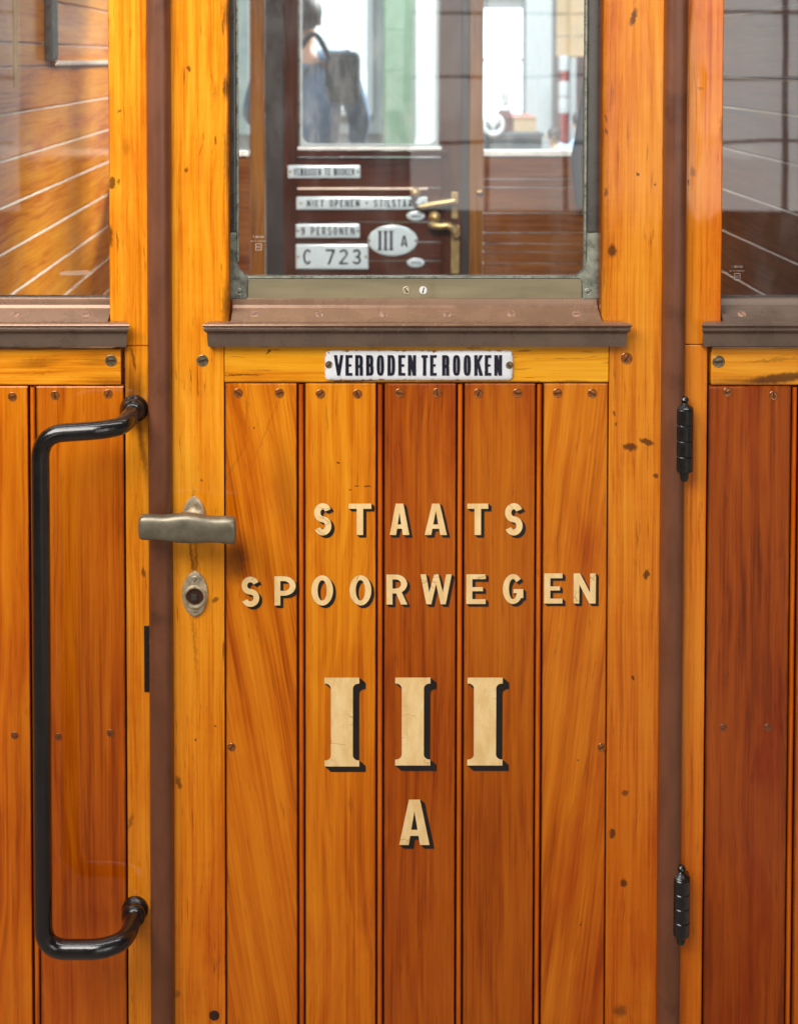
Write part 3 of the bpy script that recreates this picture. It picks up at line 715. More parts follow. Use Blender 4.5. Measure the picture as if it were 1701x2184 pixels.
# sill and drop-light
sill(door, DX(436, 700), DX(1339, 700), DX(494, 660), DX(1279, 660), 0, [M['sill'], M['sill_dark']], [543, 681, 818, 953, 1090, 1228])
YS = .020
wf = obj('window_frame', bx(DX(528, 610, YS), DX(1240, 610, YS), YS, YS + .016, DZ(637, YS), DZ(594, YS), bev=.0012), M['brass_rail'], door, True)
def corner(side):
    s = side
    xo = DX(490, 610, YS) if s < 0 else DX(1277, 610, YS)
    xi = DX(503, 300, YS) if s < 0 else DX(1252, 300, YS)
    xe = (DX(528, 610, YS) - .0006) if s < 0 else (DX(1240, 610, YS) + .0006)
    zb_, zt_ = DZ(637, YS), DZ(594, YS)
    r = abs(xe - xi)
    pts = [(xo, zb_), (xe, zb_), (xe, zt_)]
    for k in range(1, 9):
        a = radians(90 * k / 8)
        xf = xi - s * .021
        pts.append((xf + (xi - xf) * sin(a), zt_ + .0004 + (.022) * (1 - cos(a))))
    pts += [(xi, zt_ + .06), (xo, zt_ + .06)]
    bm = nb()
    y0 = YS - .0015
    loft(bm, [[Vector((u, y0, v)) for u, v in pts], [Vector((u, YS + .018, v)) for u, v in pts]])
    es = [e for e in bm.edges if all(abs(v.co.y - y0) < 1e-6 for v in e.verts)]
    bmesh.ops.bevel(bm, geom=es, offset=.0012, segments=2, affect='EDGES')
    o = obj('corner_bracket', bm, M['bracket'], wf, True, 35)
    screw(o, (511 if s < 0 else 1253) * K, 622 * K, y0, .0042, M['bracket'], None, M['mould'])
    xa, xb = min(xo, xi), max(xo, xi)
    obj('side_bar', bx(xa, xb, YS, YS + .018, zt_ + .0602, ZT - .092, bev=.002), M['frame_grey'], wf, True)
    # thin inner lip
    xa, xb = (xi, xi + .003) if s < 0 else (xi - .003, xi)
    obj('glazing_bead', bx(xa, xb, YS + .004, YS + .014, zt_ + r * 1.5, ZT - .092, bev=.0008), M['bracket'], wf, True)
corner(-1); corner(1)
obj('glazing_bead', bx(DX(528, 610, YS), DX(1240, 610, YS), YS - .0012, YS + .012, DZ(593.6, YS), DZ(589.5, YS), bev=.0012), M['bracket'], wf, True)
screw(wf, 866 * K, 619 * K, YS, .0046, M['nickel']); screw(wf, 902 * K, 619 * K, YS, .0046, M['white_metal'])
bm = nb(); z0 = DZ(596, .03)
bm.faces.new([bm.verts.new(p) for p in ((DX(496, 300, .03), .0300, z0), (DX(1262, 300, .03), .0300, z0), (DX(1262, 300, .03), .0300, ZT - .095), (DX(496, 300, .03), .0300, ZT - .095))])
paneD = obj('glass_pane', bm, M['glass'], door)
etched(paneD, 1033, 979, .0295)
# lettering
YL = -.0002
def letter(ch, n0, n1, y0, y1, t, sx, sy, e=2.0, lab=None):
    polys, h = place(ch, n0, n1, y0, y1, t, YL, e)
    bm = nb(); union(bm, polys, lambda u, v: (u, YL, v))
    o = obj('letter', bm, M['cream'], door, label=lab or f'cream letter {ch} with black drop shade')
    k = .00032
    bm = nb(); union(bm, sweep(polys, sx * k, -sy * k), lambda u, v: (u, YL + .0003, v))
    obj('letter_shade', bm, M['shade'], o)
for ch, a, b in (('S', 1256, 1326), ('T', 1394, 1485), ('A', 1558, 1637), ('A', 1698, 1787), ('T', 1868, 1952), ('S', 2018, 2090)):
    letter(ch, a, b, 2014, 2140, .205, 13, 11)
for ch, a, b, y0, y1 in (('S', 966, 1038, 2308, 2426), ('P', 1098, 1183, 2305, 2422), ('O', 1246, 1332, 2301, 2422), ('O', 1398, 1485, 2300, 2422), ('R', 1545, 1628, 2298, 2418), ('W', 1681, 1806, 2297, 2417), ('E', 1864, 1942, 2297, 2416), ('G', 2010, 2092, 2296, 2416), ('E', 2175, 2249, 2293, 2414), ('N', 2292, 2382, 2293, 2414)):
    letter(ch, a, b, y0, y1, .2, 12, 11)
for a, b, y1 in ((1298, 1437, 3066), (1580, 1721, 3062), (1868, 2010, 3062)):
    letter('i', a, b, 2710, y1, .2, 26, 23, lab='large cream slab numeral I with black drop shade')
letter('A', 1596, 1718, 3198, 3380, .205, 20, 16)
# handle
hx, hz = P(777, 2076)
def eye_plate(cx, cz, w, h, bm, y=-.004):
    """pointed oval plate with a domed face"""
    def outline(s, yy):
        pts = []
        n = 14
        for k in range(n + 1):
            v = -1 + 2 * k / n; u = (1 - abs(v) ** 2.0) ** .62
            pts.append(Vector((cx + u * w / 2 * s, yy, cz + v * h / 2 * (s if s > .5 else s))))
        for k in range(1, n):
            v = 1 - 2 * k / n; u = (1 - abs(v) ** 2.0) ** .62
            pts.append(Vector((cx - u * w / 2 * s, yy, cz + v * h / 2 * s)))
        return pts
    loft(bm, [outline(1, .001), outline(1, y * .45), outline(.96, y * .8), outline(.85, y), outline(.5, y * 1.05)])
dh = None
bm = nb(); eye_plate(hx, hz, .031, .062, bm)
lathe(bm, [(.014, 0), (.0145, .006), (.0125, .009), (.0135, .012), (.0115, .015), (.0098, .018), (.0092, .026), (.0092, .036)], (hx, 0, hz + .0005), 'y', 28)
YH = -.045
G = [(50, 560, 760), (58, 510, 800), (75, 484, 826), (110, 466, 842), (200, 464, 846), (300, 468, 846), (450, 476, 858), (600, 455, 880), (800, 442, 894), (1000, 468, 890), (1150, 494, 884), (1300, 498, 890), (1400, 494, 904), (1480, 500, 912), (1525, 520, 905), (1548, 556, 880), (1556, 620, 820)]
bmg = nb(); rings = []
pg = smooth_path([Vector((a, b, c)) for a, b, c in G], 3)
for v in pg:
    x, zt_ = P(540 + v.x / 3.866, 1950 + v.y / 3.866, YH - .01); _, zb_ = P(540 + v.x / 3.866, 1950 + v.z / 3.866, YH - .01)
    cz_, hh = (zt_ + zb_) / 2, (zt_ - zb_) / 2
    endf = min(1, .45 + .55 * hh / .017)
    ring = []
    for k in range(28):
        a = 2 * pi * k / 28; c, s = cos(a), sin(a)
        ring.append(Vector((x, YH + .0105 * endf * math.copysign(abs(c) ** .62, c), cz_ + hh * math.copysign(abs(s) ** .62, s))))
    rings.append(ring)
loft(bmg, rings)
grip = obj('door_handle', bmg, M['bronze'], door, True, 60, label='wavy bronze T shaped door handle grip')
obj('handle_plate', bm, M['nickel'], grip, True, 35)
# lock
lx, lz = P(781, 2374)
bm = nb(); eye_plate(lx, lz, .034, .061, bm)
lockp = obj('lock_plate', bm, M['nickel'], door, True, 35, label='pointed oval nickel lock plate with round key socket')
rx_, rz_ = P(782, 2381)
bm = nb(); lathe(bm, [(.0150, .0035), (.0150, .0062), (.0138, .0078), (.0122, .0078), (.0112, .0066), (.0108, .0), (.0106, -.01)], (rx_, 0, rz_), 'y', 36)
obj('socket_ring', bm, M['nickel'], lockp, True, 40)
bm = nb(); lathe(bm, [(.0107, .0045), (.0001, .0046)], (rx_, 0, rz_), 'y', 24); obj('socket_hole', bm, M['slot'], lockp)
bm = bx(rx_ - .0045, rx_ + .0028, -.0068, -.001, rz_ - .0042, rz_ + .0038, bev=.0006)
obj('key_square', bm, M['frame_grey'], lockp)
screw(lockp, 783, 2320, -.0040, .0048, M['nickel'], .9, M['bronze']); screw(lockp, 782, 2447, -.0038, .0040, M['nickel'], 0, M['bronze'])
# hinges on the right strip
def hinge(dx, d0, d1, rot):
    Y = -.012
    x = DX(dx, (d0 + d1) / 2, Y); zt_, zb_ = DZ(d0 + 26, Y), DZ(d1 - 22, Y)
    r = .0112; bm = nb()
    n = 4; L = (zt_ - zb_) / n; prof = []
    for k in range(n):
        a = zb_ + L * k; b = a + L
        prof += [(r * .94, a + .0001), (r, a + .001), (r, b - .001), (r * .94, b - .0001)]
    lathe(bm, prof, (x, Y, 0), 'z', 28)
    box(bm, x - .004, x + .012, Y + .006, .004, zb_, zt_, bev=.001)
    h = obj('hinge', bm, M['hinge'], door, True, 30)
    bm = nb(); lathe(bm, [(r * .96, zt_ + .0003), (r * .98, zt_ + .0015), (r * .8, zt_ + .0035), (r * .5, zt_ + .0055), (r * .32, zt_ + .0075), (r * .36, zt_ + .009), (r * .5, zt_ + .0112), (r * .42, zt_ + .0142), (r * .2, zt_ + .0158), (0, zt_ + .0162)], (x, Y, 0), 'z', 24)
    obj('finial', bm, M['hinge'], h, True, 50)
    bm = nb(); lathe(bm, [(0, zb_ - .0135), (r * .4, zb_ - .0125), (r * .52, zb_ - .009), (r * .55, zb_ - .0003)], (x, Y, 0), 'z', 20)
    obj('pin', bm, M['hinge'], h, True, 50)
hinge(1458, 845, 1026, 0); hinge(1451, 1844, 2013, 0)

# ================================================================== ENAMEL SIGNS
def rrect(x0, x1, z0, z1, r, n=6):
    pts = []
    for cx, cz, a0 in ((x1 - r, z1 - r, 0), (x0 + r, z1 - r, 90), (x0 + r, z0 + r, 180), (x1 - r, z0 + r, 270)):
        for k in range(n + 1):
            a = radians(a0 + 90 * k / n); pts.append((cx + r * cos(a), cz + r * sin(a)))
    return pts
def plate_bm(outl, Y, d=.003, inset=.004):
    cx = sum(p[0] for p in outl) / len(outl); cz = sum(p[1] for p in outl) / len(outl)
    hw = max(abs(p[0] - cx) for p in outl); hh = max(abs(p[1] - cz) for p in outl)
    def ring(i, y): return [Vector((cx + (u - cx) * (1 - i / hw), y, cz + (v - cz) * (1 - i / hh))) for u, v in outl]
    bm = nb(); loft(bm, [ring(0, Y), ring(0, Y - d * .5), ring(inset * .3, Y - d * .8), ring(inset, Y - d), ring(inset * 2.2, Y - d * 1.08)])
    return bm
xa, za = P(1300, 1519); xb, zb_ = P(2050, 1401)
sg = thing('enamel_sign', 'white enamel sign VERBODEN TE ROOKEN on the near door below the window sill', 'sign', ((xa + xb) / 2, 0, za), 'enamel signs')
obj('plate', plate_bm(rrect(xa, xb, za, zb_, .006), -.0003, .0032, .004), M['enamel'], sg, True, 40)
YP = -.0036
for ch, a, b in (('V', 188, 264), ('E', 280, 335), ('R', 357, 418), ('B', 443, 502), ('O', 527, 585), ('D', 612, 672), ('E', 697, 752), ('N', 773, 838), ('T', 880, 930), ('E', 948, 1000), ('R', 1043, 1100), ('O', 1128, 1186), ('O', 1213, 1270), ('K', 1297, 1365), ('E', 1380, 1432), ('N', 1455, 1517)):
    q, h = place(ch, 1240 + a / 1.978, 1240 + b / 1.978, 1360 + 119 / 1.978, 1360 + 281 / 1.978, .16, YP, 3.2)
    bm = nb()
    fs = union(bm, q, lambda u, v: (u, YP, v))
    emboss(bm, fs, .0007)
    obj('letter', bm, M['ink'], sg)
screw(sg, 1316, 1459, YP + .0003, .0045, M['screw_steel'], .9); screw(sg, 2036, 1461, YP + .0003, .0045, M['screw_steel'], 2.2)

# ================================================================== COMPARTMENT INTERIOR
PLX, PRX, YF = -.744, .92, 2.48
M['part_l'] = wood('partition wood', S(244, 168, 44), S(228, 136, 20), S(170, 76, 2), axis='y', seed=40, edge=0, pore=.2, cath=.1, blotch=.35, coatr=.16)
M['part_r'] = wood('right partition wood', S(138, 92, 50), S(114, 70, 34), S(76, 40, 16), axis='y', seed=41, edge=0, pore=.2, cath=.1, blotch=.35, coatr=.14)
M['dk'] = wood('mahogany', S(76, 38, 22), S(58, 27, 15), S(36, 15, 8), axis='x', seed=42, edge=0, pore=.36, blotch=.5)
M['dkv'] = wood('mahogany upright', S(80, 44, 26), S(62, 31, 17), S(38, 17, 9), seed=43, edge=0, pore=.36, blotch=.5)
M['mid'] = wood('brown post wood', S(146, 100, 46), S(120, 78, 30), S(80, 46, 14), seed=44, edge=0, pore=.2)
M['midx'] = wood('brown plank wood', S(136, 88, 46), S(112, 66, 28), S(76, 38, 12), axis='x', seed=45, edge=0, pore=.2, blotch=.4)
M['edge_highlight'] = paint('pale highlight edge', S(250, 226, 206), .2, .1, coat=.6)  # highlight of the bevelled edges put into the colour
M['black_gap'] = paint('dark leather', S(34, 24, 22), .6, .2)
def partition(X, s, mat, z_list, q=1):
    """horizontal boards along y with chamfered edges; s = side the room is on"""
    zs = z_list
    for a, b in zip(zs[:-1], zs[1:]):
        pts = [(X + s * 0, a + .0005), (X - s * .012, a + .0005), (X - s * .012, b - .0005), (X - s * .006, b - .0005), (X, b - .0065)]
        bm = nb()
        loft(bm, [[Vector((u, .05, v)) for u, v in pts], [Vector((u, YF - .005, v)) for u, v in pts]])
        obj('partition_board', bm, mat, car, False)
        # pale lip painting in the highlight along the upper edge
        pts = [(X + s * .0002, b - .0066), (X - s * .0062, b - .0004), (X - s * .0066, b - .0006), (X - s * .0004, b - .0074)]
        if q < 1: pts = [(X + s * .0002, b - .0066), (X - s * .0030, b - .0035), (X - s * .0034, b - .0037), (X - s * .0004, b - .0074)]
        bm = nb()
        loft(bm, [[Vector((u, .05, v)) for u, v in pts], [Vector((u, YF - .005, v)) for u, v in pts]])
        obj('lip_highlight', bm, M['edge_highlight'], car, False)
ZL = [1.55 - .118 - .1012 * k for k in range(14, -1, -1)] + [1.535, 1.59, 1.70, 1.85, 2.0, 2.2, 2.5]
partition(PLX, 1, M['part_l'], ZL)
ZR = [1.55 - .112 - .1005 * k for k in range(14, -1, -1)] + [1.51, 1.66, 1.8, 1.95, 2.2, 2.5]
partition(PRX, -1, M['part_r'], ZR, .5)
obj('floor', bx(PLX, PRX, .05, YF, -.0, .012), M['dk'], car)
obj('ceiling', bx(PLX - .02, PRX + .02, .05, YF + .03, 2.5, 2.53), M['dk'], car)
# batten and ledge on the left partition
bm = bx(PLX + .0005, PLX + .02, 1.50, 1.57, 1.545, 2.49, bev=.004); obj('batten', bm, M['frame_grey'], car, True)
bm = bx(PLX + .0005, PLX + .014, 1.58, YF - .01, 1.532, 1.545, bev=.003); obj('ledge', bm, M['edge_highlight'], car, True)
# far wall
def FW(d0, d1, z0, z1, mat, name, parent=car, y0=YF, y1=YF + .03, bev=.003, lab=None):
    return obj(name, bx(DX(d0, 300, YF), DX(d1, 300, YF), y0, y1, z0, z1, bev=bev), mat, parent, True, label=lab)
zf = lambda d: DZ(d, YF)
def planked(x0, x1, zs, mat, parent, name, y0=YF + .004):
    for a, b in zip(zs[1:], zs[:-1]):
        obj(name, bx(x0, x1, y0, y0 + .02, a + .0008, b - .0008, bev=.004), mat, parent, True)
obj('far_panel', bx(PLX, DX(532, 300, YF), YF + .004, YF + .025, .012, zf(333)), M['midx'], car)
obj('far_sill', bx(PLX, DX(532, 300, YF), YF - .012, YF + .03, zf(333) + .0005, zf(322), bev=.003), M['white_metal'], car, True)
FW(533, 565, .012, 2.49, M['mid'], 'far_post')
FW(566, 604, .012, 2.49, M['black_gap'], 'strap', y0=YF + .01)
FW(984.6, 1000.6, .012, 2.49, M['black_gap'], 'gap_filler', y0=YF + .012)  # dark box added to stop light leaking through the gap
FW(1001, 1030, .012, 2.49, M['mid'], 'far_post')
planked(DX(1031, 300, YF), PRX, [zf(v) for v in (333, 382, 400, 455, 497, 520, 538, 562, 600, 700, 800, 1000)] + [.013], M['midx'], car, 'far_plank')
obj('far_sill', bx(DX(1031, 300, YF), PRX - .01, YF - .014, YF + .03, zf(332) + .0005, zf(320), bev=.003), M['white_metal'], car, True)
obj('far_header', bx(PLX, PRX, YF + .003, YF + .03, 2.0, 2.495), M['dk'], car)
def fpane(d0, d1, z0, z1, parent, Y):
    bm = nb(); a, b = DX(d0, 300, YF), DX(d1, 300, YF)
    bm.faces.new([bm.verts.new(p) for p in ((a, Y, z0), (b, Y, z0), (b, Y, z1), (a, Y, z1))])
    return obj('glass_pane', bm, M['far_glass'], parent)
fpane(1031, 1336, zf(322), 2.0, car, YF + .02); fpane(250, 533, zf(322), 2.0, car, YF + .02)
fd = thing('carriage_door', 'dark mahogany far door seen through the near window, carrying white enamel plates', 'carriage door', (DX(795, 300, YF), YF, .012))
FW(605, 636, .013, 2.0, M['dkv'], 'stile', fd); FW(940, 984, .013, 2.0, M['dkv'], 'stile', fd)
x0, x1 = DX(632, 300, YF) + .004, DX(944, 300, YF) - .004
planked(x0, x1, [zf(v) for v in (335, 401, 440, 474, 517, 557, 598, 640, 700, 800, 1000)] + [.014], M['dk'], fd, 'plank', YF + .006)
obj('sill', bx(x0 - .004, x1 + .02, YF - .018, YF + .006, zf(333) - .0002, zf(319), bev=.004), M['dk'], fd, True)
obj('sill_cap', bx(x0, x1, YF - .006, YF + .008, zf(319) + .0004, zf(313), bev=.002), M['white_metal'], fd, True)
obj('moulding', bx(DX(634, 300, YF), DX(912, 300, YF), YF - .004, YF + .004, zf(404), zf(400), bev=.0015), M['edge_highlight'], fd, True)
fr = obj('window_frame', bx(DX(634, 300, YF), DX(640, 300, YF), YF + .006, YF + .022, zf(311), 1.999, bev=.002), M['frame_grey'], fd, True)
obj('side_bar', bx(DX(935, 300, YF), DX(941, 300, YF), YF + .006, YF + .022, zf(311), 1.999, bev=.002), M['frame_grey'], fr, True)
fpane(636, 940, zf(318), 2.0, fd, YF + .014)
xa_, xb_, zl_ = DX(640.5, 300, YF), DX(934.5, 300, YF), zf(311)
inn = rrect(xa_ + .006, xb_ - .006, zl_ + .006, 2.3, .03, 8); outr = rrect(xa_, xb_, zl_, 2.3, .004, 8)
bm = nb()
loft(bm, [[Vector((u, YF + .008, v)) for u, v in outr], [Vector((u, YF + .002, v)) for u, v in outr], [Vector((u, YF + .002, v)) for u, v in inn], [Vector((u, YF + .013, v)) for u, v in inn]], cap=False)
bmesh.ops.bisect_plane(bm, geom=bm.verts[:] + bm.edges[:] + bm.faces[:], plane_co=(0, 0, 1.998), plane_no=(0, 0, 1), clear_outer=True)
obj('glazing_bead', bm, M['pale_bead'], fr, True)
# brass door furniture
YB = YF - .004
bm = bx(DX(962, 420, YB), DX(976, 420, YB), YB - .004, YB + .004, zf(466), zf(409), bev=.003)
lkp = obj('latch_plate', bm, M['brass'], fd, True)
bm = nb(); tube(bm, [Vector((*D(970, 428, YB - .03)[:1], YB - .03, D(970, 428, YB - .03)[1])), Vector((DX(930, 434, YB - .035), YB - .035, DZ(434, YB - .035))), Vector((DX(893, 441, YB - .03), YB - .03, DZ(441, YB - .03)))], [.012, .010, .008], 14)
tube(bm, [(DX(969, 427, YB), YB, zf(427)), (DX(969, 427, YB), YB - .03, zf(427))], .010, 14)
obj('lever', bm, M['brass'], lkp, True)
bm = bx(DX(961, 530, YB), DX(979, 530, YB), YB - .004, YB + .004, zf(583), zf(480), bev=.004)
lk2 = obj('latch_plate', bm, M['brass'], fd, True)
bm = nb()
cv = [(917, 474), (925, 481), (940, 482), (955, 481), (966, 487), (971, 496)]
tube(bm, smooth_path([(DX(a, b, YB - .03), YB - .03, DZ(b, YB - .03)) for a, b in cv], 5), .0125, 14)
tube(bm, [(DX(971, 494, YB), YB - .03, zf(494)), (DX(971, 494, YB), YB, zf(494))], .012, 14)
obj('lever', bm, M['brass'], lk2, True)
bm = nb(); lathe(bm, [(.008, 0), (.009, .02), (.017, .026), (.019, .034), (.012, .042), (0, .044)], (DX(925, 460, YB), YB, zf(460)), 'y', 20); obj('knob', bm, M['brass'], fd, True)
bm = nb(); lathe(bm, [(.013, 0), (.016, .01), (.012, .022), (.005, .026), (0, .027)], (DX(885, 409, YB), YB, zf(409)), 'y', 20); obj('knob', bm, M['brass'], fd, True)
bm = nb(); tube(bm, smooth_path([(DX(882, 412, YB - .01), YB - .012, zf(412)), (DX(879, 425, YB), YB - .014, zf(425)), (DX(888, 438, YB), YB - .014, zf(439)), (DX(900, 440, YB), YB - .012, zf(441))], 5), .006, 10); obj('hook', bm, M['black_gap'], fd, True)
bm = bx(DX(1016, 407, YB), DX(1027, 407, YB), YB - .022, YF - .0002, zf(411), zf(404), bev=.004); obj('latch', bm, M['brass'], car, True)
# far signs
def far_sign(d0, d1, y0, y1, lab, text, t=.15, e=2.2, oval=False, dots=2, pad=(.08, .22), gap=.28):
    Y = YF + .002
    x0, z0 = D(d0, y1, Y); x1, z1 = D(d1, y0, Y)
    s = thing('enamel_sign', lab, 'sign', ((x0 + x1) / 2, Y, z0), 'enamel signs')
    if oval: out = [((x0 + x1) / 2 + (x1 - x0) / 2 * cos(2 * pi * k / 40), (z0 + z1) / 2 + (z1 - z0) / 2 * sin(2 * pi * k / 40)) for k in range(40)]
    else: out = rrect(x0, x1, z0, z1, .004)
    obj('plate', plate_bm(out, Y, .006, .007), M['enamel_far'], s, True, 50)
    YT = Y - .0072
    H = (z1 - z0) * (1 - 2 * pad[1]); zb0 = z0 + (z1 - z0) * pad[1]
    wid = {'I': t, '-': .5, ' ': .38, 'i': .36, 'T': .6, 'E': .55, 'L': .5, 'N': .66}
    ws = [wid.get(c, .62) if not isinstance(c, tuple) else c[1] for c in text]
    tot = sum(ws) + gap * (len(ws) - 1); W = (x1 - x0) * (1 - 2 * pad[0]); sx = W / (tot * H)
    u = x0 + (x1 - x0) * pad[0]
    for c, w in zip(text, ws):
        hh, zz = H, zb0
        cc = c
        if isinstance(c, tuple): cc, w, k = c; hh = H * k; zz = zb0 + (H - hh) * .45
        if cc != ' ':
            q = [[(u + a * hh * (sx * H / hh if not isinstance(c, tuple) else sx * H / hh), zz + b * hh) for a, b in r] for r in glyph(cc, w, t, e)]
            bm = nb(); union(bm, q, lambda a, b: (a, YT, b)); obj('letter', bm, M['ink'], s)
        u += (w + gap) * H * sx
    for xx in ((x0 + (x1 - x0) * .035), (x1 - (x1 - x0) * .035)):
        bm = nb(); lathe(bm, [(.0045, 0), (.004, .0015), (0, .002)], (xx, Y - .0055, (z0 + z1) / 2), 'y', 14); obj('screw', bm, M['screw_steel'], s, True)
far_sign(614, 768, 352, 380, 'narrow enamel sign VERBODEN TE ROOKEN just under the far door window', 'VERBODEN TE ROOKEN', .2, 3, gap=.22)
far_sign(632, 911, 419, 447, 'long enamel sign NIET OPENEN STILSTAAT across the far door', 'NIET OPENEN - STILSTAAT', .2, 2.2)
far_sign(631, 767, 477, 507, 'enamel sign reading 9 PERSONEN above the C 723 number plate', '9 PERSONEN', .19, 2.2)
far_sign(631, 785, 520, 574, 'large enamel number plate reading C 723 low on the far door', 'C 723', .16, 2, pad=(.1, .2), gap=.3)
far_sign(784, 890, 479, 546, 'oval enamel class sign reading III A on the far door', [('i', .36, 1.05), ('i', .36, 1.05), ('i', .36, 1.05), ' ', ('A', .6, .6)], .17, 2, oval=True, pad=(.2, .2), gap=.12)
def badge(cx, cy, rx, ry, lab):
    Y = YF + .002; x, z = D(cx, cy, Y); k = (YF + 1.6) / 2667
    s = thing('enamel_badge', lab, 'sign', (x, Y, z - ry * k), 'oval badges')
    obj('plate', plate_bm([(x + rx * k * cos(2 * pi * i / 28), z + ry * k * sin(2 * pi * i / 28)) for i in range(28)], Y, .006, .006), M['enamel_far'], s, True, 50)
    bm = nb()
    for i in range(5): box(bm, x - .014 + i * .0065, x - .0105 + i * .0065, Y - .0074, Y - .0066, z - .004, z + .004)
    obj('lettering', bm, M['ink'], s)
badge(886, 460, 20, 11, 'small oval enamel badge under the end of the long sign')
badge(886, 560, 19, 10.5, 'small oval enamel badge low on the far door, below the class sign')
# curtain by the far right window and a hanging cord
def cloth(pts_l, pts_r, Y, name, mat, lab, cat):
    bm = nb(); rows = []
    for (a, b), (c, d) in zip(pts_l, pts_r):
        row = []
        for k in range(13):
            t = k / 12; x, z = D(a + (c - a) * t, b + (d - b) * t, Y)
            row.append(Vector((x, Y + .012 * sin(k * 1.6) - .0, z)))
        rows.append(row)
    back = [[p + Vector((0, .006, 0)) for p in r][::-1] for r in rows]
    loft(bm, [r + b for r, b in zip(rows, back)])
    return tag(obj(name, bm, mat, None, True, 70), lab, cat)
M['slate'] = paint('slate blue cloth', S(58, 66, 78), .9, .2, scale=60)
cloth([(1252, -60), (1250, 120), (1238, 210), (1224, 300), (1216, 340), (1222, 390), (1228, 440)], [(1300, -60), (1300, 120), (1298, 210), (1296, 300), (1294, 340), (1290, 390), (1286, 446)], YF - .06, 'curtain', M['slate'], 'slate blue cloth hanging beside the far right window', 'curtain')
M['tan'] = paint('tan leather', S(206, 166, 96), .6, .15)
cx, cz = P(58, -120, 1.0); cx2, cz2 = P(66, 348, 1.0)
bm = nb(); tube(bm, [(cx, 1.0, 2.499), (cx, 1.0, cz), (cx2, 1.0, cz2)], .0055, 10)
tag(obj('cord', bm, M['tan'], None, True), 'tan cord hanging inside the left window', 'cord')

# ================================================================== THE HALL BEYOND
M['hall'] = paint('hall plaster', S(178, 186, 184), .8, .08, scale=2)
M['concrete'] = paint('grey concrete floor', S(118, 108, 100), .5, .2, scale=6, bump=.1)
M['white'] = paint('white paint', S(226, 230, 230), .5, .05)
M['green'] = paint('grey green paint', S(112, 136, 112), .5, .1, scale=8)
M['pane_a'] = emit('bright daylight pane', (.95, .98, 1, 1), 4)
M['pane_b'] = emit('dusty daylight pane', (.80, .88, .92, 1), 2.6, .25)
M['orange'] = emit('glowing orange panel', (1, .70, .40, 1), 1.25, .15)  # own glow stands in for lamp light falling on the panel
M['red'] = paint('red paint', S(176, 84, 80), .5, .2)
M['dkgrey'] = paint('dark slate paint', S(70, 84, 92), .5, .25, scale=5)
M['card'] = paint('cardboard', S(206, 176, 140), .8, .1)
M['skin'] = paint('skin', S(214, 160, 132), .5, .05)
M['hair'] = paint('dark hair', S(40, 32, 32), .6, .2)
M['denim'] = paint('blue denim cloth', S(104, 126, 152), .85, .15, scale=30)
M['bag'] = paint('dark grey canvas', S(48, 56, 62), .85, .2, scale=30)
M['trouser'] = paint('dark trousers', S(44, 46, 56), .85, .2)
M['pblue'] = paint('pale blue cloth', S(186, 210, 236), .85, .1)
M['mint'] = paint('mint cloth', S(178, 226, 196), .85, .1)
tag(obj('hall_floor', bx(-30, 30, -14, 30, -.12, 0.0), M['concrete']), kind='structure')
YW = 24.0
tag(obj('hall_wall', bx(-30, 30, YW + .2, YW + .5, 0.0, 9), M['hall']), kind='structure')
def hall_window(d0, d1, y0, y1, Y, lab, mat, bars):
    x0, z0 = D(d0, y1, Y); x1, z1 = D(d1, y0, Y)
    w = thing('hall_window', lab, 'window', ((x0 + x1) / 2, Y, z0))
    bm = nb(); f = .12
    box(bm, x0 - f, x0, Y - .1, Y + .195, z0 - f, z1 + f); box(bm, x1, x1 + f, Y - .1, Y + .195, z0 - f, z1 + f)
    box(bm, x0, x1, Y - .1, Y + .195, z1, z1 + f); box(bm, x0, x1, Y - .16, Y + .195, z0 - f, z0)
    for b in bars: 
        zz = DZ(b, Y); box(bm, x0, x1, Y - .06, Y + .0, zz - .035, zz + .035)
    obj('frame', bm, M['white'], w)
    obj('pane', bx(x0, x1, Y + .03, Y + .05, z0, z1), mat, w)
hall_window(1012, 1113, 18, 258, YW, 'tall bright window at the right, overexposed, behind the figurine', M['pane_a'], [128])
hall_window(640, 782, -160, 232, YW, 'dusty pale window behind the person in blue', M['pane_b'], [])
hall_window(470, 528, -160, 300, YW, 'dim narrow window at the far left of the hall', emit('dim pane', (.55, .66, .60, 1), 1.0, .3), [])
def column(d0, d1, Y, mat, lab):
    x0, x1 = DX(d0, 200, Y), DX(d1, 200, Y); bm = nb(); w = x1 - x0
    box(bm, x0, x1, Y, Y + w, .0, 8.9, bev=.05); box(bm, x0 - .06, x1 + .06, Y - .06, Y + w + .06, 0, .25, bev=.02)
    tag(obj('hall_column', bm, mat), lab, 'column')
column(1120, 1178, 20, M['white'], 'off white square column right of the bright window')
column(818, 884, 14, M['green'], 'grey green column behind the middle of the far door window')
column(886, 930, 18, M['white'], 'pale column right of the green one')
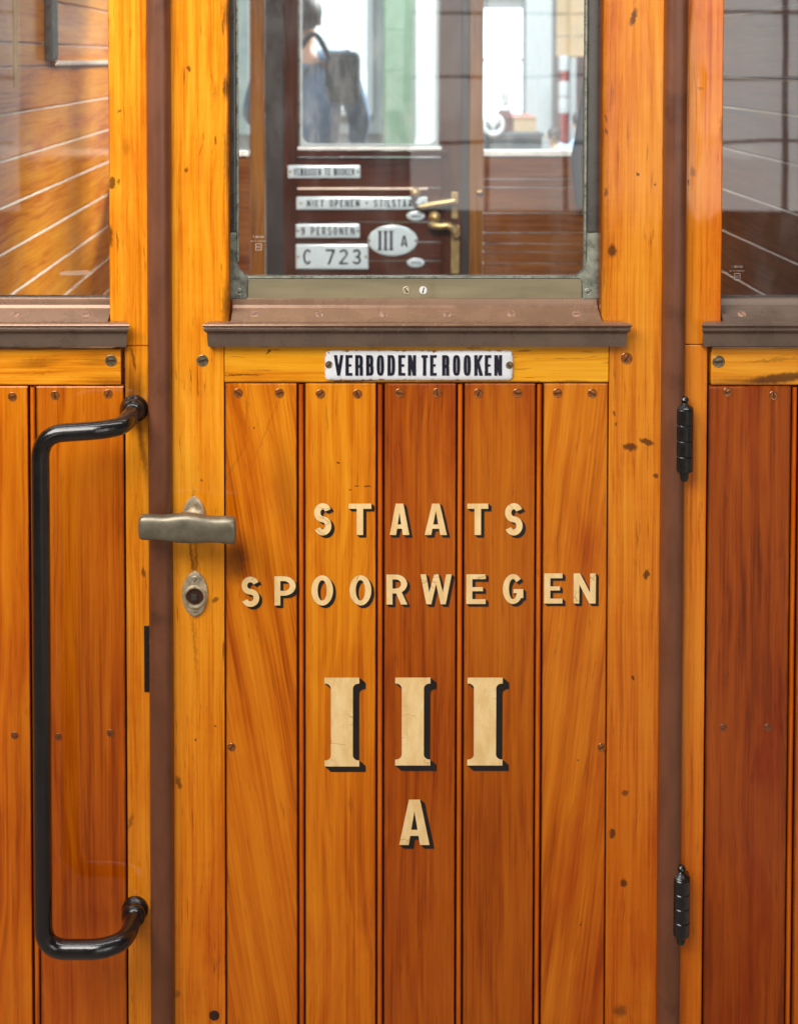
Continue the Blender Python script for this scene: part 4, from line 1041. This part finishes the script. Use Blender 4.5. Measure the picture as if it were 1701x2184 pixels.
# orange panel, poles
Y = 20.5
x0, z0 = D(1186, 120, Y); x1, z1 = D(1262, -60, Y)
pn = thing('glowing_panel', 'warm orange glowing panel in three bands at the top right of the window', 'panel', ((x0 + x1) / 2, Y, z0))
for a, b in ((120, 78), (76, 30), (28, -60)): obj('band', bx(x0, x1, Y, Y + .05, DZ(a, Y), DZ(b, Y), bev=.01), M['orange'], pn)
xx = (x0 + x1) / 2; obj('post', bx(xx - .05, xx + .05, Y + .06, Y + .16, 0, z1), M['white'], pn)
Y = 19
x, _ = D(1202, 200, Y); bm = nb()
tube(bm, [(x, Y, 0), (x, Y, DZ(118, Y))], .07, 12)
pl = thing('striped_pole', 'red and white striped pole below the orange panel', 'pole', (x, Y, 0))
obj('pole', bm, M['red'], pl, True)
for a in (135, 190, 225): 
    z = DZ(a, Y); bm = nb(); lathe(bm, [(.075, z - .13), (.095, z - .1), (.095, z + .1), (.075, z + .13)], (x, Y, 0), 'z', 14); obj('white_band', bm, M['white'], pl, True)
M['brick'] = paint('red brown boards', S(150, 96, 96), .7, .2)
x0, x1 = DX(1190, 200, 22), DX(1300, 200, 22); bm = nb(); box(bm, x0, x1, 22, 22.3, 0, DZ(118, 22), bev=.02)
for k in range(4): box(bm, x0 + .2, x1 - .2, 21.9, 21.99, .4 + k * .5, .5 + k * .5)
tag(obj('cabinet', bm, M['brick']), 'red brown cabinet standing behind the striped pole', 'cabinet')
# table with things on it
Y = 12.5
tz = DZ(283, Y); x0, x1 = DX(1000, 300, Y), DX(1160, 300, Y)
tb = thing('display_table', 'dark slate table under the right hall window', 'table', ((x0 + x1) / 2, Y, 0))
obj('tabletop', bx(x0, x1, Y, Y + .7, tz - .05, tz, bev=.01), M['dkgrey'], tb); obj('skirt', bx(x0 + .02, x1 - .02, Y + .03, Y + .67, .0, tz - .05), M['dkgrey'], tb)
bxn = bx(DX(1098, 265, Y), DX(1146, 265, Y), Y + .1, Y + .4, tz, DZ(252, Y), bev=.006); 
box(bxn, DX(1098, 265, Y) - .006, DX(1146, 265, Y) + .006, Y + .09, Y + .41, DZ(252, Y) + .0005, DZ(250, Y), bev=.003)
tag(obj('cardboard_box', bxn, M['card']), 'pale cardboard box on the slate table', 'box')
fx = DX(1108, 247, Y); bm = nb()
loft(bm, [[Vector((fx - .09, Y + .12, DZ(250, Y) + .001)), Vector((fx + .2, Y + .12, DZ(250, Y) + .001)), Vector((fx + .2, Y + .35, DZ(250, Y) + .001)), Vector((fx - .09, Y + .35, DZ(250, Y) + .001))],
          [Vector((fx - .04, Y + .16, DZ(243, Y))), Vector((fx + .12, Y + .16, DZ(245, Y))), Vector((fx + .12, Y + .3, DZ(245, Y))), Vector((fx - .04, Y + .3, DZ(243, Y)))]])
tag(obj('folded_cloth', bm, M['red'], None, True), 'red folded cloth lying on the cardboard box', 'cloth')
bm = bx(DX(1068, 265, Y), DX(1096, 265, Y), Y + .15, Y + .4, tz, DZ(240, Y), bev=.02); box(bm, DX(1070, 265, Y), DX(1094, 265, Y), Y + .17, Y + .38, DZ(240, Y) + .001, DZ(237, Y), bev=.01)
tag(obj('suitcase', bm, paint('maroon case', S(96, 52, 50), .5, .2)), 'maroon case on the slate table beside the cardboard box', 'case')
bm = nb(); cx, cz = D(1050, 266, Y)
ringp = [(cx + .105 * cos(2 * pi * k / 32), Y - .05, cz + .105 * sin(2 * pi * k / 32)) for k in range(33)]
tube(bm, ringp, .026, 12)
for k in range(3):
    a = 2 * pi * k / 3 + .5; tube(bm, [(cx, Y - .05, cz), (cx + .1 * cos(a), Y - .05, cz + .1 * sin(a))], .012, 8)
tube(bm, [(cx, Y - .06, cz), (cx, Y + .3, tz)], .02, 8)
tag(obj('wheel', bm, M['white'], None, True), 'white ring shaped wheel at the left edge of the slate table', 'wheel')

# people -----------------------------------------------------------
def skin_mesh(verts, edges, radii, levels=2):
    me = bpy.data.meshes.new('tmp'); me.from_pydata(verts, edges, [])
    o = bpy.data.objects.new('tmp', me); C.objects.link(o)
    md = o.modifiers.new('s', 'SKIN'); md.use_smooth_shade = True
    sv = me.skin_vertices[0].data
    for i, r in enumerate(radii):
        sv[i].radius = (r, r) if isinstance(r, (int, float)) else r
        sv[i].use_root = (i == 0)
    sd = o.modifiers.new('d', 'SUBSURF'); sd.levels = levels
    dg = bpy.context.evaluated_depsgraph_get()
    m2 = bpy.data.meshes.new_from_object(o.evaluated_get(dg))
    bm = nb(); bm.from_mesh(m2)
    bpy.data.objects.remove(o); bpy.data.meshes.remove(m2)
    return bm
def ellipsoid(bm, c, r, cut=None):
    rr = bmesh.ops.create_uvsphere(bm, u_segments=20, v_segments=14, radius=1)
    for v in rr['verts']: v.co = Vector((c[0] + v.co.x * r[0], c[1] + v.co.y * r[1], c[2] + v.co.z * r[2]))
def person(J, lab, loc, face, parts, hair_m, hair=(1.06, .02), group=None):
    """J: joints, metres, relative to loc; face = unit vector the head looks along"""
    L = Vector(loc)
    names = list(J); idx = {n: i for i, n in enumerate(names)}
    E = [('pelvis', 'waist'), ('waist', 'chest'), ('chest', 'neck'), ('neck', 'head'), ('head', 'crown')]
    for s in 'LR': E += [('chest', 'sh' + s), ('sh' + s, 'el' + s), ('el' + s, 'wr' + s), ('wr' + s, 'ha' + s), ('pelvis', 'hip' + s), ('hip' + s, 'kn' + s), ('kn' + s, 'an' + s), ('an' + s, 'toe' + s)]
    R = {'pelvis': (.15, .11), 'waist': (.13, .1), 'chest': (.15, .11), 'neck': .055, 'head': .085, 'crown': .075}
    k = J['_s'] if '_s' in J else 1
    for s in 'LR': R.update({'sh' + s: .062, 'el' + s: .045, 'wr' + s: .032, 'ha' + s: .03, 'hip' + s: .085, 'kn' + s: .06, 'an' + s: .042, 'toe' + s: .035})
    nm = [n for n in names if n != '_s']
    vs = [L + Vector(J[n]) * k for n in nm]; ix = {n: i for i, n in enumerate(nm)}
    def sc(r, f=1): return tuple(v * k * f for v in r) if isinstance(r, tuple) else r * k * f
    o = thing('person', lab, 'person', loc, group)
    bm = skin_mesh(vs, [(ix[a], ix[b]) for a, b in E], [sc(R[n], .93) for n in nm])
    fv = Vector(face).normalized(); hd = L + Vector(J['head']) * k
    ellipsoid(bm, hd + fv * .1 * k + Vector((0, 0, -.005 * k)), (.016 * k, .02 * k, .026 * k))          # nose
    sd = fv.cross(Vector((0, 0, 1)))
    for s in (-1, 1):
        ellipsoid(bm, hd + sd * s * .088 * k, (.014 * k, .02 * k, .032 * k))                              # ears
    obj('body', bm, M['skin'], o, True, 80)
    for pn_, (use, mat, f) in parts.items():
        es = [(a, b) for a, b in E if a in use and b in use]
        un = [n for n in nm if n in use]; u = {n: i for i, n in enumerate(un)}
        obj(pn_, skin_mesh([vs[ix[n]] for n in un], [(u[a], u[b]) for a, b in es], [sc(R[n], f) for n in un]), mat, o, True, 80)
    bm = nb(); ellipsoid(bm, hd - fv * .018 * k + Vector((0, 0, .04 * k)), (.104 * k, .108 * k, .105 * k))
    obj('hair', bm, hair_m, o, True, 80)
    return o
TOP = ('pelvis', 'waist', 'chest', 'shL', 'shR', 'elL', 'elR', 'wrL', 'wrR'); LEG = ('pelvis', 'hipL', 'hipR', 'knL', 'knR', 'anL', 'anR')
stand = {'pelvis': (0, 0, .95), 'waist': (0, 0, 1.12), 'chest': (0, .01, 1.36), 'neck': (0, 0, 1.52), 'head': (-.01, .03, 1.66), 'crown': (-.01, .03, 1.73),
         'shL': (-.19, 0, 1.44), 'elL': (-.27, .05, 1.16), 'wrL': (-.2, .26, 1.14), 'haL': (-.15, .33, 1.16), 'shR': (.19, 0, 1.44), 'elR': (.29, .02, 1.15), 'wrR': (.27, .2, 1.02), 'haR': (.26, .28, 1.0),
         'hipL': (-.1, 0, .9), 'knL': (-.11, .02, .5), 'anL': (-.12, -.02, .09), 'toeL': (-.13, .14, .04), 'hipR': (.1, 0, .9), 'knR': (.11, .02, .5), 'anR': (.12, -.02, .09), 'toeR': (.13, .14, .04), '_s': 1.06}
YPn = 5.2
px_, _ = P(1216, 300, YPn)
person(stand, 'person in a blue denim jacket seen from behind through the far door window', (px_, YPn, 0), (0, 1, 0), {'jacket': (TOP, M['denim'], 1.42), 'trousers': (LEG, M['trouser'], 1.12)}, M['hair'])
# shoulder bag
bxx, bz = P(1385, 330, YPn)
bg = thing('shoulder_bag', 'dark grey bag hanging at the right hip of the person in blue', 'bag', (bxx, YPn - .1, bz - .2))
bm = bx(bxx - .11, bxx + .075, YPn - .12, YPn + .08, bz - .105, bz + .17, bev=.045, seg=3); obj('pouch', bm, M['bag'], bg, True, 60)
bm = bx(bxx - .112, bxx + .06, YPn - .135, YPn - .122, bz - .02, bz + .13, bev=.006); obj('flap', bm, M['bag'], bg, True)
bm = nb(); tube(bm, smooth_path([(bxx - .08, YPn - .1, bz + .12), (px_ + .05, YPn - .16, bz + .26), (px_ - .09, YPn - .15, 1.5), (px_ - .13, YPn, 1.62), (px_ - .08, YPn + .16, 1.5), (bxx, YPn + .1, bz + .1)], 6), .016, 8); obj('strap', bm, M['bag'], bg, True)
# a grown-up and a child at the table
sit = {'pelvis': (0, 0, .13), 'waist': (-.02, 0, .28), 'chest': (-.07, 0, .5), 'neck': (-.12, 0, .64), 'head': (-.15, 0, .77), 'crown': (-.15, 0, .84),
       'shL': (-.08, .17, .56), 'elL': (-.24, .18, .42), 'wrL': (-.42, .16, .5), 'haL': (-.49, .15, .53), 'shR': (-.08, -.17, .56), 'elR': (-.26, -.18, .38), 'wrR': (-.45, -.12, .47), 'haR': (-.52, -.1, .5),
       'hipL': (-.06, .1, .12), 'knL': (-.4, .22, .14), 'anL': (-.3, -.05, .06), 'toeL': (-.42, -.08, .05), 'hipR': (-.06, -.1, .12), 'knR': (-.4, -.24, .14), 'anR': (-.28, .05, .06), 'toeR': (-.38, .12, .05)}
YQ = 13.6
qx, qz = D(1232, 280, YQ)
person(dict(sit), 'person in a pale blue top leaning towards the child', (qx + .16, YQ, .0), (-1, 0, -.2), {'shirt': (TOP, M['pblue'], 1.4), 'trousers': (LEG, M['trouser'], 1.12)}, M['hair'])
kx, kz = D(1176, 292, YQ)
kid = dict(sit); kid['_s'] = .8
person(kid, 'small child in a mint green top beside the slate table', (kx + .1, YQ - .2, .0), (-1, 0, 0), {'shirt': (TOP, M['mint'], 1.4), 'trousers': (LEG, M['trouser'], 1.12)}, M['hair'])
# figurine with raised arm, standing on the case
Yg = Y + .27; zc = DZ(237, Y) + .001; gx = DX(1084, 220, Y)
gv = [(0, 0, .0), (0, 0, .08), (0, 0, .17), (0, 0, .22), (0, 0, .255), (.05, 0, .19), (.085, 0, .23), (.07, 0, .28), (-.04, 0, .18), (-.045, 0, .12), (-.03, 0, .06)]
ge = [(0, 1), (1, 2), (2, 3), (3, 4), (2, 5), (5, 6), (6, 7), (2, 8), (8, 9), (9, 10)]
gr = [(.06, .05), .042, .05, .02, .032, .018, .015, .024, .018, .015, .013]
M['stone'] = paint('grey white stone', S(176, 178, 178), .7, .1)
bm = skin_mesh([Vector((gx, Yg, zc + .03)) + Vector(p) * 1.05 for p in gv], ge, gr)
lathe(bm, [(.07, zc), (.07, zc + .02), (.05, zc + .03)], (gx, Yg, 0), 'z', 16)
tag(obj('figurine', bm, M['stone'], None, True, 80), 'grey white figurine with one arm raised against the bright window', 'figurine')

# ================================================================== LIGHT
W = bpy.data.worlds.new("World"); SC.world = W; W.use_nodes = True
bgn = W.node_tree.nodes['Background']; bgn.inputs[0].default_value = (.9, .95, 1, 1); bgn.inputs[1].default_value = .05
def area(name, loc, target, sx, sy, power, col=(1, 1, 1), spread=180):
    l = bpy.data.lights.new(name, 'AREA'); l.shape = 'RECTANGLE'; l.size = sx; l.size_y = sy; l.energy = power; l.color = col; l.spread = radians(spread)
    o = bpy.data.objects.new(name, l); C.objects.link(o); o.location = loc
    o.rotation_euler = (Vector(target) - Vector(loc)).to_track_quat('-Z', 'Y').to_euler()
    return o
# tall hall windows behind the photographer
for nme, xc, w, pw in (('hall_window_light', -2.9, 1.3, 4.5), ('hall_window_light', 1.25, 1.6, 6.5), ('hall_window_light', 3.4, 2.2, 10.0)):
    area(nme, (xc, -7, 2.25), (xc, 0, 2.25), w, 3.5, pw * w * 3.5, (1, .98, .94))
bm = nb()
for xc, w in ((-2.9, 1.3), (1.25, 1.6), (3.4, 2.2)):
    for k in (.33, .67): box(bm, xc - w / 2 + w * k - .014, xc - w / 2 + w * k + .014, -6.95, -6.9, .5, 4)
    for zz in (.98, 1.42, 1.86, 2.4): box(bm, xc - w / 2, xc + w / 2, -6.89, -6.86, zz - .012, zz + .012)
tag(obj('reflection_bars', bm, M['dkgrey']), kind='structure')  # unseen bars added to break up the veil reflected in the panes
# ceiling lamps of the hall, up and to the left
area('ceiling_lamp', (-1.15, -1.5, 2.85), (-.25, 0, 1.6), 2.2, 1.3, 95, (1, .96, .9))
area('ceiling_lamp', (-2.3, -2.9, 3.4), (-.2, 0, 1.3), 1.4, .6, 9, (1, .96, .9))
area('edge_strip_light', (0, -.5, 3.1), (0, -.35, 1.0), 3.2, .3, 26, (.97, .98, 1))  # overhead strip added for highlights on board tops and sill edges
# added lamp brightening the far door; daylight of the hall beyond
area('far_door_fill', (.1, .45, 2.42), (.0, 2.4, .95), .5, .3, 18, (1, .95, .88), 75)
area('hall_light_or_fill', (0, 12, 6.5), (0, 14, 0), 10, 4, 2600, (.95, .98, 1))
area('hall_light_or_fill', (4.6, 8.6, 5.7), (-.744, 1.6, .9), 2, 2, 2900, (1, .98, .94))  # added area light standing in for daylight on the left partition
area('hall_light_or_fill', (-.6, 3.6, 4.6), (-.3, 5.2, 1.3), .8, .8, 130, (.95, .98, 1))  # added fill for the near side of the person in blue

# ================================================================== CAMERA
cam = bpy.data.cameras.new('camera'); co = bpy.data.objects.new('camera', cam); C.objects.link(co)
co.location = EYE; co.rotation_euler = (radians(90) - PITCH, 0, 0)
cam.sensor_fit = 'VERTICAL'; cam.sensor_height = 36; cam.lens = FN / 4096 * 36
cam.shift_x = (3191 / 2 - PX) / 4096; cam.shift_y = (PY - 2048) / 4096
cam.clip_start = .05; cam.clip_end = 200
cam.dof.use_dof = True; cam.dof.focus_distance = 1.63; cam.dof.aperture_fstop = 6.5
SC.camera = co
SC.view_settings.view_transform = 'Standard'; SC.view_settings.look = 'None'; SC.view_settings.exposure = 0
SC.render.engine = 'CYCLES'
SC.cycles.use_denoising = True
SC.cycles.max_bounces = 8; SC.cycles.transparent_max_bounces = 12
SC.cycles.caustics_reflective = False; SC.cycles.caustics_refractive = False
SC.cycles.sample_clamp_indirect = 6
